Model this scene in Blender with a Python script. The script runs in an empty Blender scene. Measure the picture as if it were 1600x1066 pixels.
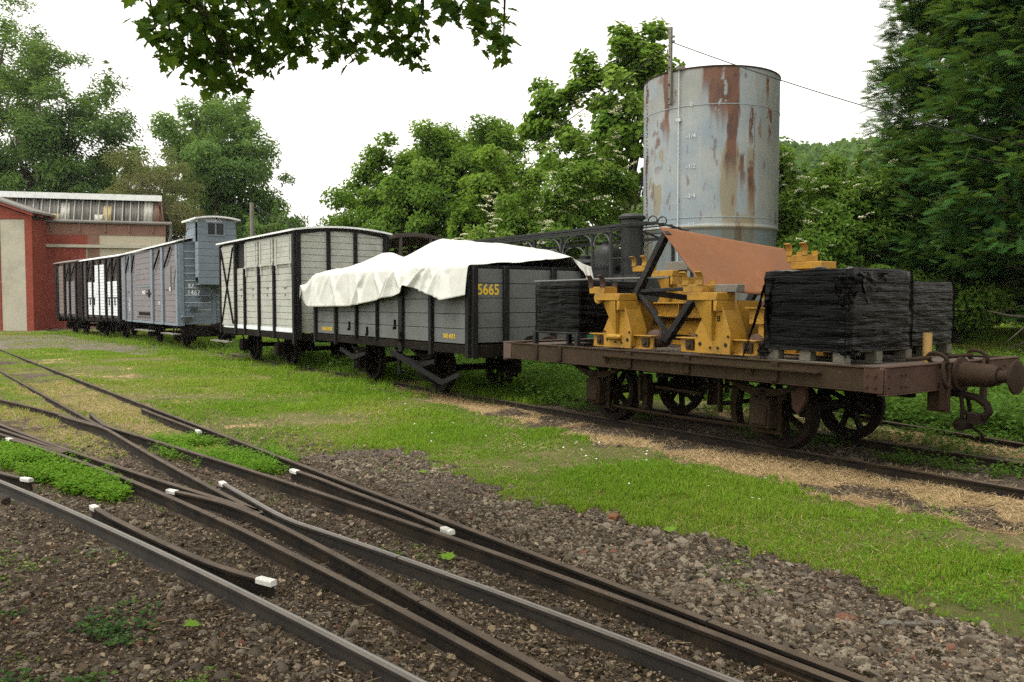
import bpy, math, random
import numpy as np
from mathutils import Vector, Matrix
R = math.radians
rng = np.random.default_rng(11)
random.seed(11)
SC = bpy.context.scene
COL = SC.collection
# ---------------------------------------------------------------- frame of the goods track
TH = R(35.14)
SDIR = np.array([math.sin(TH), -math.cos(TH)])      # along the track, towards its near end
NDIR = np.array([math.cos(TH), math.sin(TH)])       # across the track, away from the yard
RZ = math.atan2(SDIR[1], SDIR[0])
def W(s, t, z=0.0):
    return Vector((s * SDIR[0] + t * NDIR[0], s * SDIR[1] + t * NDIR[1], z))
EYE = 1.35
# ---------------------------------------------------------------- helpers
def tag(o, label=None, cat=None, group=None, kind=None):
    if label: o['label'] = label
    if cat: o['category'] = cat
    if group: o['group'] = group
    if kind: o['kind'] = kind
    return o
def thing(name, label, cat, loc=(0, 0, 0), rz=0.0, group=None):
    o = bpy.data.objects.new(name, None)
    o.empty_display_size = .2
    COL.objects.link(o)
    o.location = loc
    o.rotation_euler = (0, 0, rz)
    return tag(o, label, cat, group)
def link(name, me, mat=None, parent=None):
    o = bpy.data.objects.new(name, me)
    COL.objects.link(o)
    if mat is not None: me.materials.append(mat)
    if parent is not None: o.parent = parent
    return o
def copy_tree(o, parent=None):
    c = o.copy(); COL.objects.link(c); c.parent = parent
    for ch in list(o.children): copy_tree(ch, c)
    return c
class MB:
    def __init__(self): self.v = []; self.f = []
    def add(self, vs, fs):
        b = len(self.v); self.v += [tuple(p) for p in vs]
        self.f += [tuple(i + b for i in f) for f in fs]
        return self
    def box(self, x0, x1, y0, y1, z0, z1):
        return self.add([(x0,y0,z0),(x1,y0,z0),(x1,y1,z0),(x0,y1,z0),(x0,y0,z1),(x1,y0,z1),(x1,y1,z1),(x0,y1,z1)],
            [(0,3,2,1),(4,5,6,7),(0,1,5,4),(1,2,6,5),(2,3,7,6),(3,0,4,7)])
    def bar(self, p0, p1, w, h, up=(0, 0, 1)):
        p0 = Vector(p0); p1 = Vector(p1); d = (p1 - p0).normalized(); u = Vector(up)
        if abs(d.dot(u)) > .98: u = Vector((1, 0, 0))
        s = d.cross(u).normalized(); u = s.cross(d).normalized()
        vs = []
        for p in (p0, p1):
            for a, b in ((-1,-1),(1,-1),(1,1),(-1,1)): vs.append(p + s * (a * w / 2) + u * (b * h / 2))
        return self.add(vs, [(3,2,1,0),(4,5,6,7),(0,1,5,4),(1,2,6,5),(2,3,7,6),(3,0,4,7)])
    def tube(self, pts, r, n=8, caps=True):
        pts = [Vector(p) for p in pts]; m = len(pts)
        rs = r if isinstance(r, (list, tuple)) else [r] * m
        vs = []; fs = []
        t0 = (pts[1] - pts[0]).normalized()
        u = Vector((0, 0, 1)) if abs(t0.z) < .9 else Vector((1, 0, 0))
        for i, p in enumerate(pts):
            t = (pts[min(i + 1, m - 1)] - pts[max(i - 1, 0)]).normalized()
            s = t.cross(u)
            if s.length < 1e-4: s = t.cross(Vector((.3, .9, .1)))
            s.normalize(); u = s.cross(t).normalized()
            for k in range(n):
                a = 2 * math.pi * k / n
                vs.append(p + (s * math.cos(a) + u * math.sin(a)) * rs[i])
        for i in range(m - 1):
            for k in range(n):
                fs.append((i*n+k, i*n+(k+1) % n, (i+1)*n+(k+1) % n, (i+1)*n+k))
        if caps:
            fs.append(tuple(range(n - 1, -1, -1))); fs.append(tuple((m-1)*n + k for k in range(n)))
        return self.add(vs, fs)
    def cyl(self, p0, p1, r, r2=None, n=20):
        return self.tube([p0, p1], [r, r if r2 is None else r2], n)
    def lathe(self, prof, n=24, o=(0, 0, 0), axis='z', closed=False):
        vs = []; fs = []; m = len(prof)
        for r, h in prof:
            for k in range(n):
                a = 2 * math.pi * k / n; c, s = r * math.cos(a), r * math.sin(a)
                p = (c, s, h) if axis == 'z' else ((c, h, s) if axis == 'y' else (h, c, s))
                vs.append((p[0]+o[0], p[1]+o[1], p[2]+o[2]))
        for i in range(m if closed else m - 1):
            j = (i + 1) % m
            for k in range(n): fs.append((i*n+k, i*n+(k+1) % n, j*n+(k+1) % n, j*n+k))
        if not closed:
            if prof[0][0] > 1e-5: fs.append(tuple(range(n - 1, -1, -1)))
            if prof[-1][0] > 1e-5: fs.append(tuple((m-1)*n + k for k in range(n)))
        return self.add(vs, fs)
    def prism(self, poly, c0, c1, plane='xz'):
        n = len(poly)
        def P(a, b, c): return (a, c, b) if plane == 'xz' else ((c, a, b) if plane == 'yz' else (a, b, c))
        vs = [P(a, b, c0) for a, b in poly] + [P(a, b, c1) for a, b in poly]
        fs = [tuple(range(n)), tuple(range(2*n - 1, n - 1, -1))]
        fs += [(i, i + n, (i+1) % n + n, (i+1) % n) for i in range(n)]
        return self.add(vs, fs)
    def boards(self, a0, a1, z0, z1, c0, c1, n, axis='x', gap=.007, jit=.002):
        h = (z1 - z0) / n
        for i in range(n):
            j = random.uniform(0, jit)
            if axis == 'x': self.box(a0, a1, c0 + j, c1 + j, z0 + i*h + gap/2, z0 + (i+1)*h - gap/2)
            else: self.box(c0 + j, c1 + j, a0, a1, z0 + i*h + gap/2, z0 + (i+1)*h - gap/2)
        return self
    def build(self, name, mat, parent=None, bevel=0.0, smooth=35):
        me = bpy.data.meshes.new(name)
        me.from_pydata(self.v, [], self.f); me.validate(); me.update()
        import bmesh
        bm = bmesh.new(); bm.from_mesh(me); bmesh.ops.recalc_face_normals(bm, faces=bm.faces[:]); bm.to_mesh(me); bm.free()
        if smooth:
            me.shade_smooth(); me.set_sharp_from_angle(angle=R(smooth))
        o = link(name, me, mat, parent)
        if bevel:
            b = o.modifiers.new('edge', 'BEVEL'); b.width = bevel; b.segments = 1; b.limit_method = 'ANGLE'; b.angle_limit = R(40)
        return o
def text(name, s, size, mat, parent, loc, rot, extrude=.001, space=1.0, xs=1.0):
    cu = bpy.data.curves.new(name, 'FONT'); cu.body = s; cu.size = size; cu.extrude = extrude
    cu.align_x = 'CENTER'; cu.align_y = 'CENTER'; cu.space_character = space; cu.offset = size * .018
    tmp = bpy.data.objects.new(name, cu); COL.objects.link(tmp)
    bpy.context.view_layer.update()
    me = bpy.data.meshes.new_from_object(tmp.evaluated_get(bpy.context.evaluated_depsgraph_get()))
    bpy.data.objects.remove(tmp)
    o = link(name, me, None, parent); me.materials.clear(); me.materials.append(mat)
    o.location = loc; o.rotation_euler = rot; o.scale = (xs, 1, 1)
    return o
def mesh_np(name, v, f, mat, parent=None, attrs=None, smooth=False, vattrs=None):
    v = np.asarray(v, np.float32).reshape(-1, 3); f = np.asarray(f, np.int32); n, k = f.shape
    me = bpy.data.meshes.new(name)
    me.vertices.add(len(v)); me.vertices.foreach_set('co', v.ravel())
    me.loops.add(n * k); me.loops.foreach_set('vertex_index', f.ravel())
    me.polygons.add(n)
    me.polygons.foreach_set('loop_start', np.arange(0, n * k, k, dtype=np.int32))
    me.polygons.foreach_set('use_smooth', np.full(n, smooth, bool))
    me.update(calc_edges=True)
    for nm, a in (attrs or {}).items():
        at = me.attributes.new(nm, 'FLOAT', 'FACE'); at.data.foreach_set('value', np.asarray(a, np.float32))
    for nm, a in (vattrs or {}).items():
        at = me.attributes.new(nm, 'FLOAT', 'POINT'); at.data.foreach_set('value', np.asarray(a, np.float32))
    return link(name, me, mat, parent)
def unit(a): return a / np.maximum(np.linalg.norm(a, axis=-1, keepdims=True), 1e-9)
def frames(d, n):
    d = unit(d); s = unit(np.cross(d, n)); n = np.cross(s, d)
    return np.stack([s, d, n], axis=-1)            # columns: side, along, normal
def scatter(tv, tf, pos, fr, sc):
    tv = np.asarray(tv, float); tf = np.asarray(tf, int); N = len(pos); k = len(tv)
    sc = np.asarray(sc, float).reshape(N, 1, -1)
    v = np.einsum('nij,nkj->nki', fr, tv[None] * sc) + pos[:, None, :]
    f = tf[None] + (np.arange(N) * k)[:, None, None]
    return v.reshape(-1, 3), f.reshape(-1, tf.shape[1])
def rand_dirs(n): return unit(rng.normal(size=(n, 3)))
# value noise in numpy
_tab = rng.random(65536)
def vnoise(x, y, z=0.0):
    x, y, z = np.broadcast_arrays(np.asarray(x, float), np.asarray(y, float), np.asarray(z, float))
    xi = np.floor(x).astype(np.int64); yi = np.floor(y).astype(np.int64); zi = np.floor(z).astype(np.int64)
    xf = x - xi; yf = y - yi; zf = z - zi
    xf = xf*xf*(3-2*xf); yf = yf*yf*(3-2*yf); zf = zf*zf*(3-2*zf)
    def h(a, b, c): return _tab[(a*73856093 ^ b*19349663 ^ c*83492791) & 65535]
    r = 0
    for dx in (0, 1):
        for dy in (0, 1):
            for dz in (0, 1):
                r = r + h(xi+dx, yi+dy, zi+dz) * (xf if dx else 1-xf) * (yf if dy else 1-yf) * (zf if dz else 1-zf)
    return r
def fbm(x, y, z=0.0, o=4):
    r = 0; a = .5; t = 0
    for i in range(o):
        r = r + a * vnoise(x*2**i + 17*i, y*2**i - 9*i, np.asarray(z)*2**i); t += a; a *= .5
    return r / t
def sstep(a, b, x):
    t = np.clip((x - a) / (b - a), 0, 1); return t*t*(3-2*t)
# ---------------------------------------------------------------- materials
class NT:
    def __init__(self, name):
        self.m = bpy.data.materials.new(name); self.m.use_nodes = True
        self.t = self.m.node_tree; self.b = self.t.nodes['Principled BSDF']; self.out = self.t.nodes['Material Output']
        self.tc = self.t.nodes.new('ShaderNodeTexCoord')
    def n(self, ty, **kw):
        o = self.t.nodes.new(ty)
        for k, v in kw.items(): setattr(o, k, v)
        return o
    def l(self, a, b): self.t.links.new(a, b)
    def noise(self, scale, detail=4, rough=.55, stretch=None, dist=0.0):
        no = self.n('ShaderNodeTexNoise'); no.inputs['Scale'].default_value = scale
        no.inputs['Detail'].default_value = detail; no.inputs['Roughness'].default_value = rough
        no.inputs['Distortion'].default_value = dist
        src = self.tc.outputs['Object']
        if stretch:
            mp = self.n('ShaderNodeMapping'); mp.inputs['Scale'].default_value = stretch
            self.l(src, mp.inputs['Vector']); src = mp.outputs['Vector']
        self.l(src, no.inputs['Vector']); return no.outputs['Fac']
    def ramp(self, fac, a, b, va=0.0, vb=1.0):
        r = self.n('ShaderNodeMapRange'); r.interpolation_type = 'SMOOTHSTEP'
        r.inputs[1].default_value = a; r.inputs[2].default_value = b; r.inputs[3].default_value = va; r.inputs[4].default_value = vb
        self.l(fac, r.inputs[0]); return r.outputs[0]
    def mul(self, a, b, op='MULTIPLY'):
        o = self.n('ShaderNodeMath', operation=op)
        for i, x in enumerate((a, b)):
            if isinstance(x, (int, float)): o.inputs[i].default_value = x
            else: self.l(x, o.inputs[i])
        return o.outputs[0]
    def mix(self, fac, a, b):
        o = self.n('ShaderNodeMix', data_type='RGBA')
        for i, x in ((0, fac), (6, a), (7, b)):
            if isinstance(x, (int, float)): o.inputs[i].default_value = x
            elif isinstance(x, tuple): o.inputs[i].default_value = (*x, 1)
            else: self.l(x, o.inputs[i])
        return o.outputs[2]
    def attr(self, nm):
        a = self.n('ShaderNodeAttribute'); a.attribute_name = nm; return a.outputs['Fac']
    def bump(self, h, strength=.3, dist=.02, prev=None):
        b = self.n('ShaderNodeBump'); b.inputs['Strength'].default_value = strength; b.inputs['Distance'].default_value = dist
        self.l(h, b.inputs['Height'])
        if prev is not None: self.l(prev, b.inputs['Normal'])
        return b.outputs['Normal']
    def fin(self, col, rough=.7, metal=0.0, normal=None, spec=.4):
        if isinstance(col, tuple): self.b.inputs['Base Color'].default_value = (*col, 1)
        else: self.l(col, self.b.inputs['Base Color'])
        if isinstance(rough, (int, float)): self.b.inputs['Roughness'].default_value = rough
        else: self.l(rough, self.b.inputs['Roughness'])
        self.b.inputs['Metallic'].default_value = metal
        self.b.inputs['Specular IOR Level'].default_value = spec
        if normal is not None: self.l(normal, self.b.inputs['Normal'])
        return self.m
def sc3(c, k): return tuple(min(1.0, x * k) for x in c)
def paint(name, c, rough=.6, dirt=(.05, .045, .035), da=.35, rust=None, ra=(.62, .72), var=.18, scale=3.0, bump=.25, grain=None, spec=.4, streak=.0, wear=None):
    n = NT(name)
    base = n.mix(n.noise(scale * 1.7), sc3(c, 1 - var), sc3(c, 1 + var))
    base = n.mix(n.mul(n.ramp(n.noise(scale * .8, 6, .65), .42, .75), da), base, dirt)
    if streak:
        base = n.mix(n.mul(n.ramp(n.noise(scale * 6, 3, .6, (1, 1, .06)), .5, .75), streak), base, sc3(dirt, 1.3))
    if rust:
        base = n.mix(n.ramp(n.noise(scale * 3.1, 8, .7), *ra), base, rust)
    if wear:      # chipped edges: where a rounded normal leaves the face normal
        bv = n.n('ShaderNodeBevel'); bv.samples = 6; bv.inputs['Radius'].default_value = .014
        ge = n.n('ShaderNodeNewGeometry'); dt = n.n('ShaderNodeVectorMath', operation='DOT_PRODUCT'); n.l(bv.outputs[0], dt.inputs[0]); n.l(ge.outputs['Normal'], dt.inputs[1])
        e = n.mul(n.ramp(dt.outputs['Value'], .80, .985, 1, 0), n.ramp(n.noise(16, 5, .7), .38, .56))
        base = n.mix(n.mul(e, .85), base, wear)
    h = n.noise(60, 3, .6, grain) if grain else n.noise(45, 4, .65)
    nr = n.bump(h, bump, .006)
    rg = n.ramp(n.noise(scale * 4, 4), .3, .7, max(.05, rough - .1), min(1, rough + .12))
    return n.fin(base, rg, 0, nr, spec)
def leafm(name, c1, c2, c3, trans=.45, rough=.55):
    n = NT(name); r = n.attr('rnd')
    a = n.mix(n.ramp(r, 0, .55), c1, c2); col = n.mix(n.ramp(r, .55, 1), a, c3)
    d = n.b; n.l(col, d.inputs['Base Color']); d.inputs['Roughness'].default_value = rough + .1; d.inputs['Specular IOR Level'].default_value = .12
    tr = n.n('ShaderNodeBsdfTranslucent'); g = n.mix(.5, col, (.17, .24, .02)); n.l(g, tr.inputs['Color'])
    mx = n.n('ShaderNodeMixShader'); mx.inputs[0].default_value = trans
    n.l(d.outputs[0], mx.inputs[1]); n.l(tr.outputs[0], mx.inputs[2]); n.l(mx.outputs[0], n.out.inputs['Surface'])
    return n.m
M = {}
WOODG = (40, 40, 3)
M['black'] = paint('black_iron', (.009, .009, .0095), .65, (.03, .025, .02), .3, spec=.12)
M['under'] = paint('oily_black_iron', (.009, .0075, .006), .85, (.026, .018, .012), .45, spec=.08)
M['gear'] = paint('rusty_dark_gear', (.022, .014, .009), .88, (.036, .031, .012), .5, (.045, .021, .012), (.6, .75), bump=.5, spec=.1)
M['grey'] = paint('grey_planks', (.098, .105, .102), .74, (.065, .065, .055), .45, grain=(1.5, 40, 40), bump=.35, streak=.12)
M['beige'] = paint('beige_planks', (.345, .35, .315), .74, (.17, .165, .135), .45, grain=(1.5, 40, 40), bump=.35, streak=.12)
M['bluegrey'] = paint('blue_grey_planks', (.150, .185, .222), .68, (.12, .12, .13), .3, grain=(1.5, 40, 40), bump=.3, streak=.1)
M['mauve'] = paint('faded_mauve_planks', (.165, .15, .16), .78, (.09, .08, .085), .4, grain=(1.5, 40, 40), bump=.35, streak=.3)
M['edge'] = paint('pale_edge_paint', (.40, .45, .51), .6, da=.2)
M['white'] = paint('white_planks', (.60, .63, .66), .65, (.35, .35, .35), .25, grain=(1.5, 40, 40))
M['brownwood'] = paint('brown_planks', (.060, .042, .042), .75, (.12, .09, .08), .5, grain=(1.5, 40, 40), streak=.3)
M['tanwood'] = paint('worn_planks', (.15, .115, .10), .8, (.05, .04, .035), .5, grain=(1.5, 40, 40), streak=.3)
M['roof'] = paint('white_roof_sheet', (.68, .69, .70), .75, (.36, .34, .30), .3)
M['rust'] = paint('rusty_iron', (.028, .017, .010), .9, (.016, .012, .009), .55, (.055, .028, .015), (.58, .75), bump=.5, spec=.15)
M['rustgreen'] = paint('mossy_rusty_iron', (.031, .0185, .0095), .92, (.042, .035, .013), .55, (.08, .036, .018), (.55, .75), bump=.5, spec=.25)
M['rustred'] = paint('faded_red_iron', (.046, .020, .011), .88, (.026, .016, .011), .6, (.09, .035, .02), (.6, .75), bump=.4)
M['wheel'] = paint('dark_wheel_iron', (.010, .007, .0055), .85, (.024, .015, .010), .5, spec=.1)
M['deck'] = paint('deck_boards', (.085, .065, .05), .85, (.04, .03, .022), .5, grain=(40, 2, 40), bump=.6)
M['oldwood'] = paint('grey_old_timber', (.15, .138, .115), .85, (.07, .07, .045), .5, grain=(2, 40, 40), bump=.7)
M['sleeper'] = paint('old_sleeper_timber', (.13, .115, .085), .9, (.05, .045, .03), .6, grain=(3, 40, 40), bump=.9)
M['pallet'] = paint('pallet_softwood', (.115, .105, .08), .9, (.05, .048, .03), .6, grain=(3, 40, 40), bump=.5)
M['yellow'] = paint('yellow_machine_paint', (.335, .172, .011), .65, (.10, .058, .018), .75, (.06, .028, .015), (.61, .70), scale=4, bump=.3, streak=.3, wear=(.05, .024, .014))
M['roller'] = paint('rusty_roller', (.075, .045, .032), .7, (.06, .04, .03), .4)
M['plate'] = paint('rust_coated_plate', (.165, .064, .024), .85, (.11, .045, .018), .7, (.25, .10, .035), (.55, .75), scale=1.6, bump=.2)
M['tube'] = paint('black_steel_tube', (.011, .0115, .013), .55, (.07, .06, .05), .35, scale=6, spec=.18)
M['whitepaint'] = paint('white_marker_paint', (.58, .57, .53), .75, (.22, .19, .15), .7, scale=14)
M['band'] = NT('polished_running_band').fin((.20, .185, .168), .45, .5)
M['gap'] = NT('rail_joint_gap').fin((.006, .005, .004), .9)
M['lettery'] = paint('yellow_lettering', (.62, .40, .02), .6, da=.05)
M['letterw'] = paint('white_lettering', (.75, .76, .76), .6, da=.05)
M['loco'] = paint('black_loco_iron', (.012, .0125, .0125), .48, (.03, .028, .025), .3, spec=.32)
M['green'] = paint('green_loco_skirt', (.012, .075, .035), .5, da=.3)
M['iron'] = paint('grey_bracket_iron', (.10, .105, .10), .6, da=.4)
M['brownframe'] = paint('brown_carriage_frame', (.06, .045, .038), .75, da=.4)
M['varnish'] = paint('pale_bench_wood', (.50, .36, .15), .55, (.3, .2, .1), .3, grain=(2, 40, 40))
M['redwall'] = paint('red_boards', (.20, .038, .023), .88, (.11, .028, .018), .55, grain=(40, 40, 2), streak=.2, scale=.9)
M['redpaint'] = paint('red_timber', (.215, .042, .025), .88, (.13, .032, .02), .5, scale=1.2)
M['cement'] = paint('stained_cement', (.38, .355, .285), .9, (.21, .195, .155), .65, scale=.9, bump=.4)
M['cement2'] = paint('cream_render', (.40, .36, .275), .9, (.33, .28, .22), .55, scale=.8, bump=.3, streak=.15)
M['pinkband'] = paint('faded_red_brick_band', (.19, .10, .072), .9, (.12, .08, .062), .65, scale=1.5)
M['corr'] = paint('grey_corrugated_sheet', (.17, .16, .15), .85, (.10, .085, .075), .6, scale=.8, streak=.35)
M['corrw'] = paint('pale_sheet', (.40, .39, .35), .75, da=.25)
M['corry'] = paint('yellowed_sheet', (.38, .31, .15), .75, da=.25)
M['tin'] = paint('brass_tin', (.33, .20, .065), .5, (.2, .1, .03), .45, scale=10)
M['bark'] = paint('bark', (.075, .06, .045), .95, (.03, .026, .02), .6, scale=3, grain=(12, 12, 2), bump=1)
M['dark'] = NT('painted_dark_inside').fin((.006, .006, .006), .9)  # near-black colour painted in for the shade inside openings and gaps
def glassm():
    n = NT('window_glass'); return n.fin((.008, .010, .010), .08, 0, None, .25)
M['glass'] = glassm()
def tarpm():
    n = NT('white_tarpaulin')
    c = n.mix(n.ramp(n.noise(1.4, 6, .7), .5, .8), (.47, .47, .435), (.36, .355, .31))
    c = n.mix(n.ramp(n.noise(7, 5, .75), .66, .74), c, (.33, .325, .28))
    return n.fin(c, .5, 0, n.bump(n.noise(5, 4, .55), .12, .02), .3)
M['tarp'] = tarpm()
def filmm():
    n = NT('black_stretch_film')
    h1 = n.noise(2.2, 4, .6, (.5, .5, 9), .6); h2 = n.noise(7, 4, .6, (.8, .8, 4), 2.0)
    h3 = n.noise(16, 4, .6, (.5, .5, 6), .3); nr = n.bump(h1, .7, .03); nr = n.bump(h2, .4, .01, nr); nr = n.bump(h3, .2, .005, nr)
    return n.fin((.0015, .0015, .0017), n.ramp(n.noise(4, 3, .5, (.6, .6, 2)), .35, .65, .14, .32), 0, nr, .09)
M['film'] = filmm()
def railm(nm, head):
    n = NT(nm)
    g = n.n('ShaderNodeNewGeometry'); sx = n.n('ShaderNodeSeparateXYZ'); n.l(n.tc.outputs['Object'], sx.inputs[0])
    web = n.mix(n.ramp(n.noise(3, 6, .7), .4, .7), (.012, .009, .007), (.030, .021, .012))
    web = n.mix(n.ramp(n.noise(1.3, 5, .7), .60, .74), web, (.05, .038, .015))
    hd = n.mix(n.ramp(n.noise(4, 5, .6), .35, .7), head, sc3(head, .62))
    f = n.ramp(sx.outputs[2], -.006, -.002)
    c = n.mix(f, web, hd)
    nr = n.bump(n.noise(40, 4, .6), .3, .004)
    m = n.fin(c, n.ramp(f, 0, 1, .85, .42 if 'polished' in nm else .62), 0, nr, .5 if 'polished' in nm else .2)
    mt = n.mul(f, .35 if 'polished' in nm else .15); n.l(mt, n.b.inputs['Metallic'])
    return m
M['rail'] = railm('worn_rail_steel', (.088, .064, .045))
M['railshiny'] = railm('polished_rail_steel', (.125, .102, .083))
M['railrusty'] = railm('rusty_rail_steel', (.075, .05, .034))
# ---------------------------------------------------------------- ground regions (world x, y outlines, metres)
PG = {
'grass':[(-33.72,39.83),(-21.46,39.83),(-11.9,28.1),(-7.52,21.21),(-4.17,16.88),(-2.76,14.89),(-1.68,13.61),(-0.32,10.4),(0.68,8.72),(1.26,8.15),(1.89,6.95),(2.19,6.25),(2.65,5.68),(3.13,5.02),(3.52,4.51),(2.5,3.19),(2.17,3.46),(2.01,3.66),(1.87,3.98),(1.66,4.25),(1.41,4.51),(1.24,4.8),(1.07,5.28),(0.85,5.43),(0.45,5.77),(0.14,5.95),(-0.1,6.47),(-0.33,7.08),(-0.57,7.35),(-0.97,7.81),(-1.55,8.33),(-2.05,8.52),(-2.85,9.7),(-4.03,11.33),(-6.09,14.33),(-8.75,18.0),(-12.59,23.01),(-17.31,28.1),(-27.91,32.95)],
'path':[(-25.47,36.76),(-20.17,35.4),(-20.12,39.02),(-13.38,28.95),(-9.42,25.47),(-8.35,23.29),(-10.27,22.2),(-13.55,25.13),(-15.49,25.13),(-18.14,26.17)],
'straw':[(-3.39,16.88),(-1.84,14.89),(-0.6,13.05),(0.26,11.33),(0.97,10.12),(1.59,9.23),(2.41,8.33),(3.08,7.5),(3.47,6.95),(3.85,6.19),(4.25,5.47),(3.52,4.51),(3.13,5.02),(2.65,5.68),(2.19,6.25),(1.89,6.95),(1.26,8.15),(0.68,8.72),(-0.32,10.4),(-1.65,13.32)],
'straw2':[(-8.34,14.89),(-7.52,14.33),(-4.63,10.69),(-3.47,9.14),(-2.12,7.59),(-2.07,7.21),(-3.16,8.15),(-4.92,10.01),(-6.13,11.33),(-7.78,13.61)],
'moss':[(-7.53,11.33),(-6.92,11.33),(-6.31,11.33),(-4.88,9.7),(-3.79,8.15),(-3.77,7.72),(-4.62,8.52),(-5.87,9.85),(-6.92,10.4)],
'leftg':[(-15.02,19.47),(-9.98,16.16),(-7.02,12.45),(-6.48,11.33),(-7.69,12.45),(-10.66,13.81)],
'w1':[(-5.94,8.72),(-5.5,8.88),(-4.67,8.26),(-3.76,7.35),(-2.89,6.25),(-2.78,5.86),(-3.12,5.99),(-3.72,6.47),(-4.2,6.95),(-5.33,7.81)],
'w2':[(-3.74,8.33),(-3.38,8.72),(-2.49,8.05),(-1.89,7.35),(-1.86,6.95),(-2.13,6.87),(-2.21,6.77),(-2.6,7.13),(-3.29,7.72)],
'ball':[(-2.08,7.91),(-1.55,8.33),(-0.97,7.81),(-0.33,7.08),(-0.1,6.47),(0.45,5.77),(1.07,5.28),(1.24,4.8),(1.66,4.25),(2.01,3.66),(2.5,3.19),(1.78,2.24),(1.41,2.98),(0.93,3.82),(0.21,4.74),(-1.0,6.36)],
'ball2':[(-1.6,4.35),(-1.16,4.02),(-0.66,3.49),(-0.34,3.08),(-0.92,3.08),(-1.31,3.56),(-1.89,4.41)],
'verge':[(-13.0,24.0),(-11.2,21.6),(-8.75,18.0),(-6.09,14.33),(-4.03,11.33),(-2.85,9.7),(-2.05,8.52),(-1.5,8.2),(-2.2,7.7),(-2.6,8.1),(-3.42,9.18),(-5.0,11.3),(-6.7,13.5),(-9.2,16.8),(-11.7,20.1),(-14.2,23.4)],
'ivy':[(-2.59,3.86),(-2.28,3.94),(-1.86,3.66),(-1.61,3.49),(-1.55,3.24),(-1.52,3.03),(-2.02,2.98)],
}
def inpoly(x, y, poly):
    r = np.zeros(len(x), bool); n = len(poly)
    for i in range(n):
        x0, y0 = poly[i]; x1, y1 = poly[(i+1) % n]
        if y0 == y1: continue
        c = ((y0 > y) != (y1 > y)) & (x < (x1 - x0) * (y - y0) / (y1 - y0) + x0)
        r ^= c
    return r
def st_of(x, y): return x * SDIR[0] + y * SDIR[1], x * NDIR[0] + y * NDIR[1]
def shake(x, y):
    # ragged membership: points are shaken by noise that grows with distance
    a = np.clip(np.hypot(x, y) / 6, .5, 3)
    nx = (fbm(x*2.3, y*2.3, 1.3, 3) - .5) * 4 * a + (vnoise(x*17, y*17, 2.1) - .5) * 1.4 * a
    ny = (fbm(x*2.3, y*2.3, 7.7, 3) - .5) * 4 * a + (vnoise(x*17, y*17, 8.1) - .5) * 1.4 * a
    return nx, ny
def regions(x, y):
    s, t = st_of(x, y); d = np.hypot(x, y); g = {}
    nx, ny = shake(x, y)
    for k in PG:
        q = .05 if k in ('w1', 'w2', 'ivy') else (.17 if k in ('ball', 'grass', 'verge', 'straw2', 'moss') else .11)
        g[k] = inpoly(x + nx*q, y + ny*q, PG[k])
    g['beyond'] = (t > 8.0 + (fbm(x*1.5, y*1.5) - .5) * .8)
    lane = (np.abs(t - 7.0) < 1.25 + (fbm(x*2, y*2, 4.) - .5) * 1.1)
    g['lane'] = lane & ~g['grass']
    g['straw3'] = (np.abs(t - 8.35) < .35 + (fbm(x*2, y*2, 9.) - .5) * .5) & (s > -7.5)
    g['far'] = (d > 24) & ~g['path']
    g['leafdark'] = (np.abs(t - 5.95) < .5) & (fbm(x*1.6, y*1.6, 3.) > .53) & (s > -9.5)
    return g
def ground_z(x, y):
    s, t = st_of(x, y); d = np.hypot(x, y)
    z = -.090 + .030 * sstep(9, 15, d) + (fbm(x*.6, y*.6, 2., 3) - .5) * .05 + (fbm(x*3, y*3, 5., 3) - .5) * .035
    z = z + np.where(t > 7.6, .02, 0)
    z = z + .5 * sstep(12, 22, t) * sstep(14, 30, d)
    z = np.minimum(z, -.045 + .5 * sstep(12, 22, t))
    # wooded rise far away to the right
    z = z + 25 * sstep(95, 160, y) * sstep(-6, 50, x)
    return z
# ---------------------------------------------------------------- ground sheet: polar grid, fine where it is close
ang = np.concatenate([np.linspace(-180, -48, 40, endpoint=False), np.linspace(-48, 48, 620, endpoint=False), np.linspace(48, 180, 40, endpoint=False)])
rad = np.concatenate([[.05], np.geomspace(.5, 1.9, 22, endpoint=False), np.geomspace(1.9, 46, 430, endpoint=False), np.geomspace(46, 1500, 60)])
AA, RR = np.meshgrid(np.radians(ang), rad)
gx = (RR * np.sin(AA)).ravel(); gy = (RR * np.cos(AA)).ravel()
gz = ground_z(gx, gy)
g = regions(gx, gy); nv = len(gx)
w_grass = np.zeros(nv); w_straw = np.zeros(nv); w_ball = np.zeros(nv); w_path = np.zeros(nv)
gd = np.hypot(gx, gy)
w_grass[g['grass'] | g['beyond'] | g['far'] | g['leftg'] | g['w1'] | g['w2']] = 1
cin = (gd > 9) & (st_of(gx, gy)[1] < 5.6) & ~g['path'] & (fbm(gx*1.2, gy*1.2, 6.2, 4) > .47); w_grass[cin] = 1
vg = g['verge'] & (fbm(gx*1.3, gy*1.3, 6.5, 4) > .40); w_grass[vg] = 1
w_straw[g['verge'] & ~vg & (fbm(gx*2.1, gy*2.1, 6.9) > .42)] = 1
w_grass[g['path'] & (fbm(gx*.8, gy*.8, 6., 4) < .60)] = 0
w_straw[(g['straw'] | g['straw2'] | g['straw3'] | g['moss']) & ~g['leafdark']] = 1
w_grass[g['straw'] | g['straw3']] = 0; w_straw[g['straw2'] | g['moss']] *= .45; w_grass[g['straw2'] | g['moss']] = .6
w_ball[g['ball'] | g['ball2']] = 1
w_path[(g['path'] & (w_grass == 0))] = 1
needle_shade = np.hypot(gx - 13.2, gy - 20.5) < 5.6 + 2*(fbm(gx*.8, gy*.8, 6.6) - .5); w_grass[needle_shade] = 0; w_straw[needle_shade] = 0  # grassless needle soil under the conifers; its dark tone also paints their shade
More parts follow.
